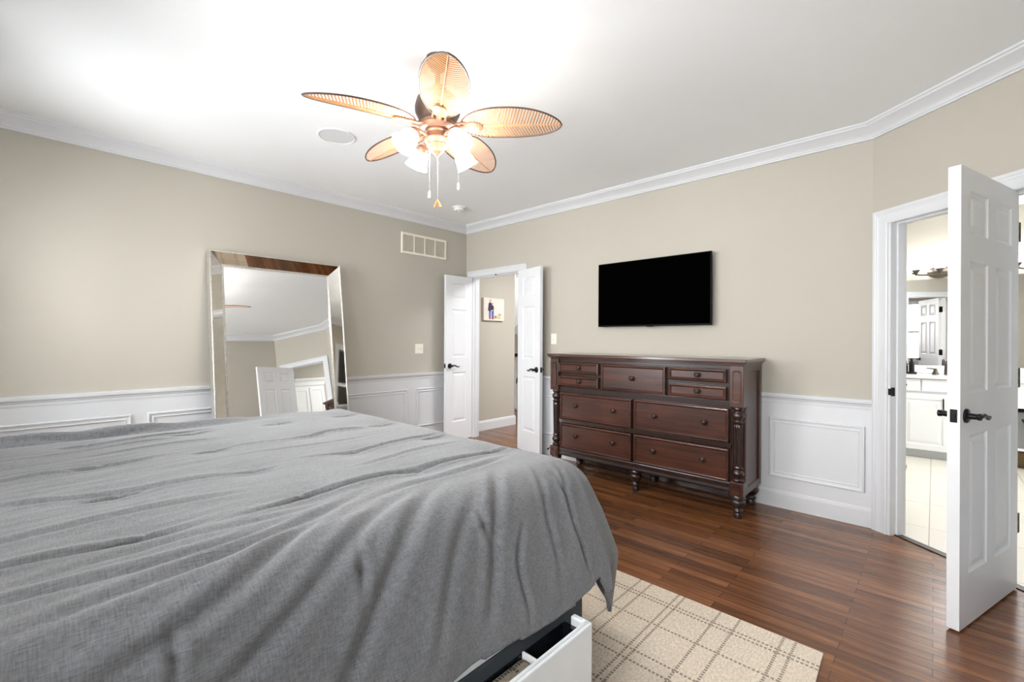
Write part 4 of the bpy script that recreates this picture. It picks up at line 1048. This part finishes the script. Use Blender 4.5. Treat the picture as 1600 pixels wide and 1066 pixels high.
def vanity_light(x, label):
    vl = thing('vanity_light', label, 'light fixture', (x, 7.25, 2.09), 0, 'vanity lights above the bathroom mirror')
    obj('back_plate', MB().lathe([(0.07, 0.0), (0.07, 0.012), (0.05, 0.03), (0.03, 0.04)], n=28, mat4=Matrix.Rotation(R(90), 4, 'X') @ Matrix.Diagonal((1.5, 1, 1, 1))), M['bronze'], vl)
    obj('arm', MB().tube([(-0.24, -0.10, 0.0), (-0.17, -0.10, -0.030), (0.0, -0.10, -0.035), (0.17, -0.10, -0.030), (0.24, -0.10, 0.0)], 0.009, 8), M['bronze'], vl)
    obj('arm', MB().tube([(0, 0, 0), (0, -0.10, -0.035)], 0.014, 8), M['bronze'], vl)
    for dx in (-0.205, 0.0, 0.205):
        c = obj('shade_cup', MB().lathe([(0.006, -0.035), (0.012, -0.012), (0.034, 0.022), (0.042, 0.034)], cx=dx, cy=-0.10, n=20), M['bronze'], vl)
        obj('glass_shade', MB().lathe([(0.040, 0.032), (0.050, 0.060), (0.066, 0.110), (0.063, 0.110), (0.047, 0.060), (0.03, 0.034)], cx=dx, cy=-0.10, n=20, caps=False), M['vanity_shade'], c)
vanity_light(0.06, 'bronze vanity light with lit glass shades above the bathroom mirror, seen through the doorway gap')
vanity_light(0.86, 'bronze vanity light with lit glass shades above the mirror, behind the open bathroom door')
fv = thing('floor_register', 'small brass floor register in the cream bathroom tile', 'floor vent', (-0.29, 6.05, -0.001))
f = MB().sweep([(-0.06, -0.15, 0), (0.09, -0.15, 0), (0.09, 0.15, 0), (-0.06, 0.15, 0)], (0, 0, 1), [(0, 0), (0, 0.004), (0.02, 0.006), (0.02, 0)], True)
obj('frame', f, M['brass_vent'], fv)
f = MB().box(-0.04, 0.07, -0.13, 0.13, 0, 0.001)
for k in range(9): f.box(-0.04, 0.07, -0.12+0.03*k-0.005, -0.12+0.03*k+0.005, 0.001, 0.005)
obj('slats', f, M['brass_vent'], fv)
lc = thing('linen_cabinet', 'tall white linen cabinet with crown top in the bathroom, seen in the leaning mirror', 'cabinet', (1.93, 4.35, 0))
obj('body', MB().box(-0.25, 0.265, -0.35, 0.35, 0.0, 1.95), M['cabinet'], lc)
obj('crown', MB().sweep([(0.265, -0.35, 1.95), (-0.25, -0.35, 1.95), (-0.25, 0.35, 1.95), (0.265, 0.35, 1.95)], (0, 0, 1), [(0, 0), (0, 0.16), (0.08, 0.16), (0.07, 0.13), (0.03, 0.08), (0.015, 0.0)]), M['cabinet'], lc)
for y0 in (-0.34, 0.01):
    g = MB(); fn = lambda y, d, z: (-0.252-0.0+d, y, z)
    g.rings(y0, y0+0.33, 0.12, 1.9, [(0, 0.0), (0, -0.018), (0.06, -0.018), (0.068, -0.010)], fn); d = obj('door', g, M['cabinet'], lc)
    obj('knob', MB().lathe([(0.006, 0), (0.012, 0.02), (0.006, 0.026)], n=12, mat4=Matrix.Translation((-0.27, y0+(0.29 if y0 < 0 else 0.04), 1.0)) @ Matrix.Rotation(R(-90), 4, 'Y')), M['black_metal'], d)

# the vanity wall runs a little askew of the bedroom's back wall
_rot = Matrix.Translation((-0.09, VY, 0)) @ Matrix.Rotation(R(1.7), 4, 'Z') @ Matrix.Translation((0.09, -VY, 0))
for o in [o for o in C.objects if o.parent is None]:
    if o.name.split('.')[0] in ('vanity_cabinet', 'makeup_table', 'storage_bin', 'wicker_basket', 'vanity_counter', 'faucet', 'toiletry_tray', 'toiletry_bottle', 'vanity_mirror', 'vanity_light', 'wall_bathroom_back'):
        o.matrix_world = _rot @ Matrix.LocRotScale(o.location, o.rotation_euler, o.scale)
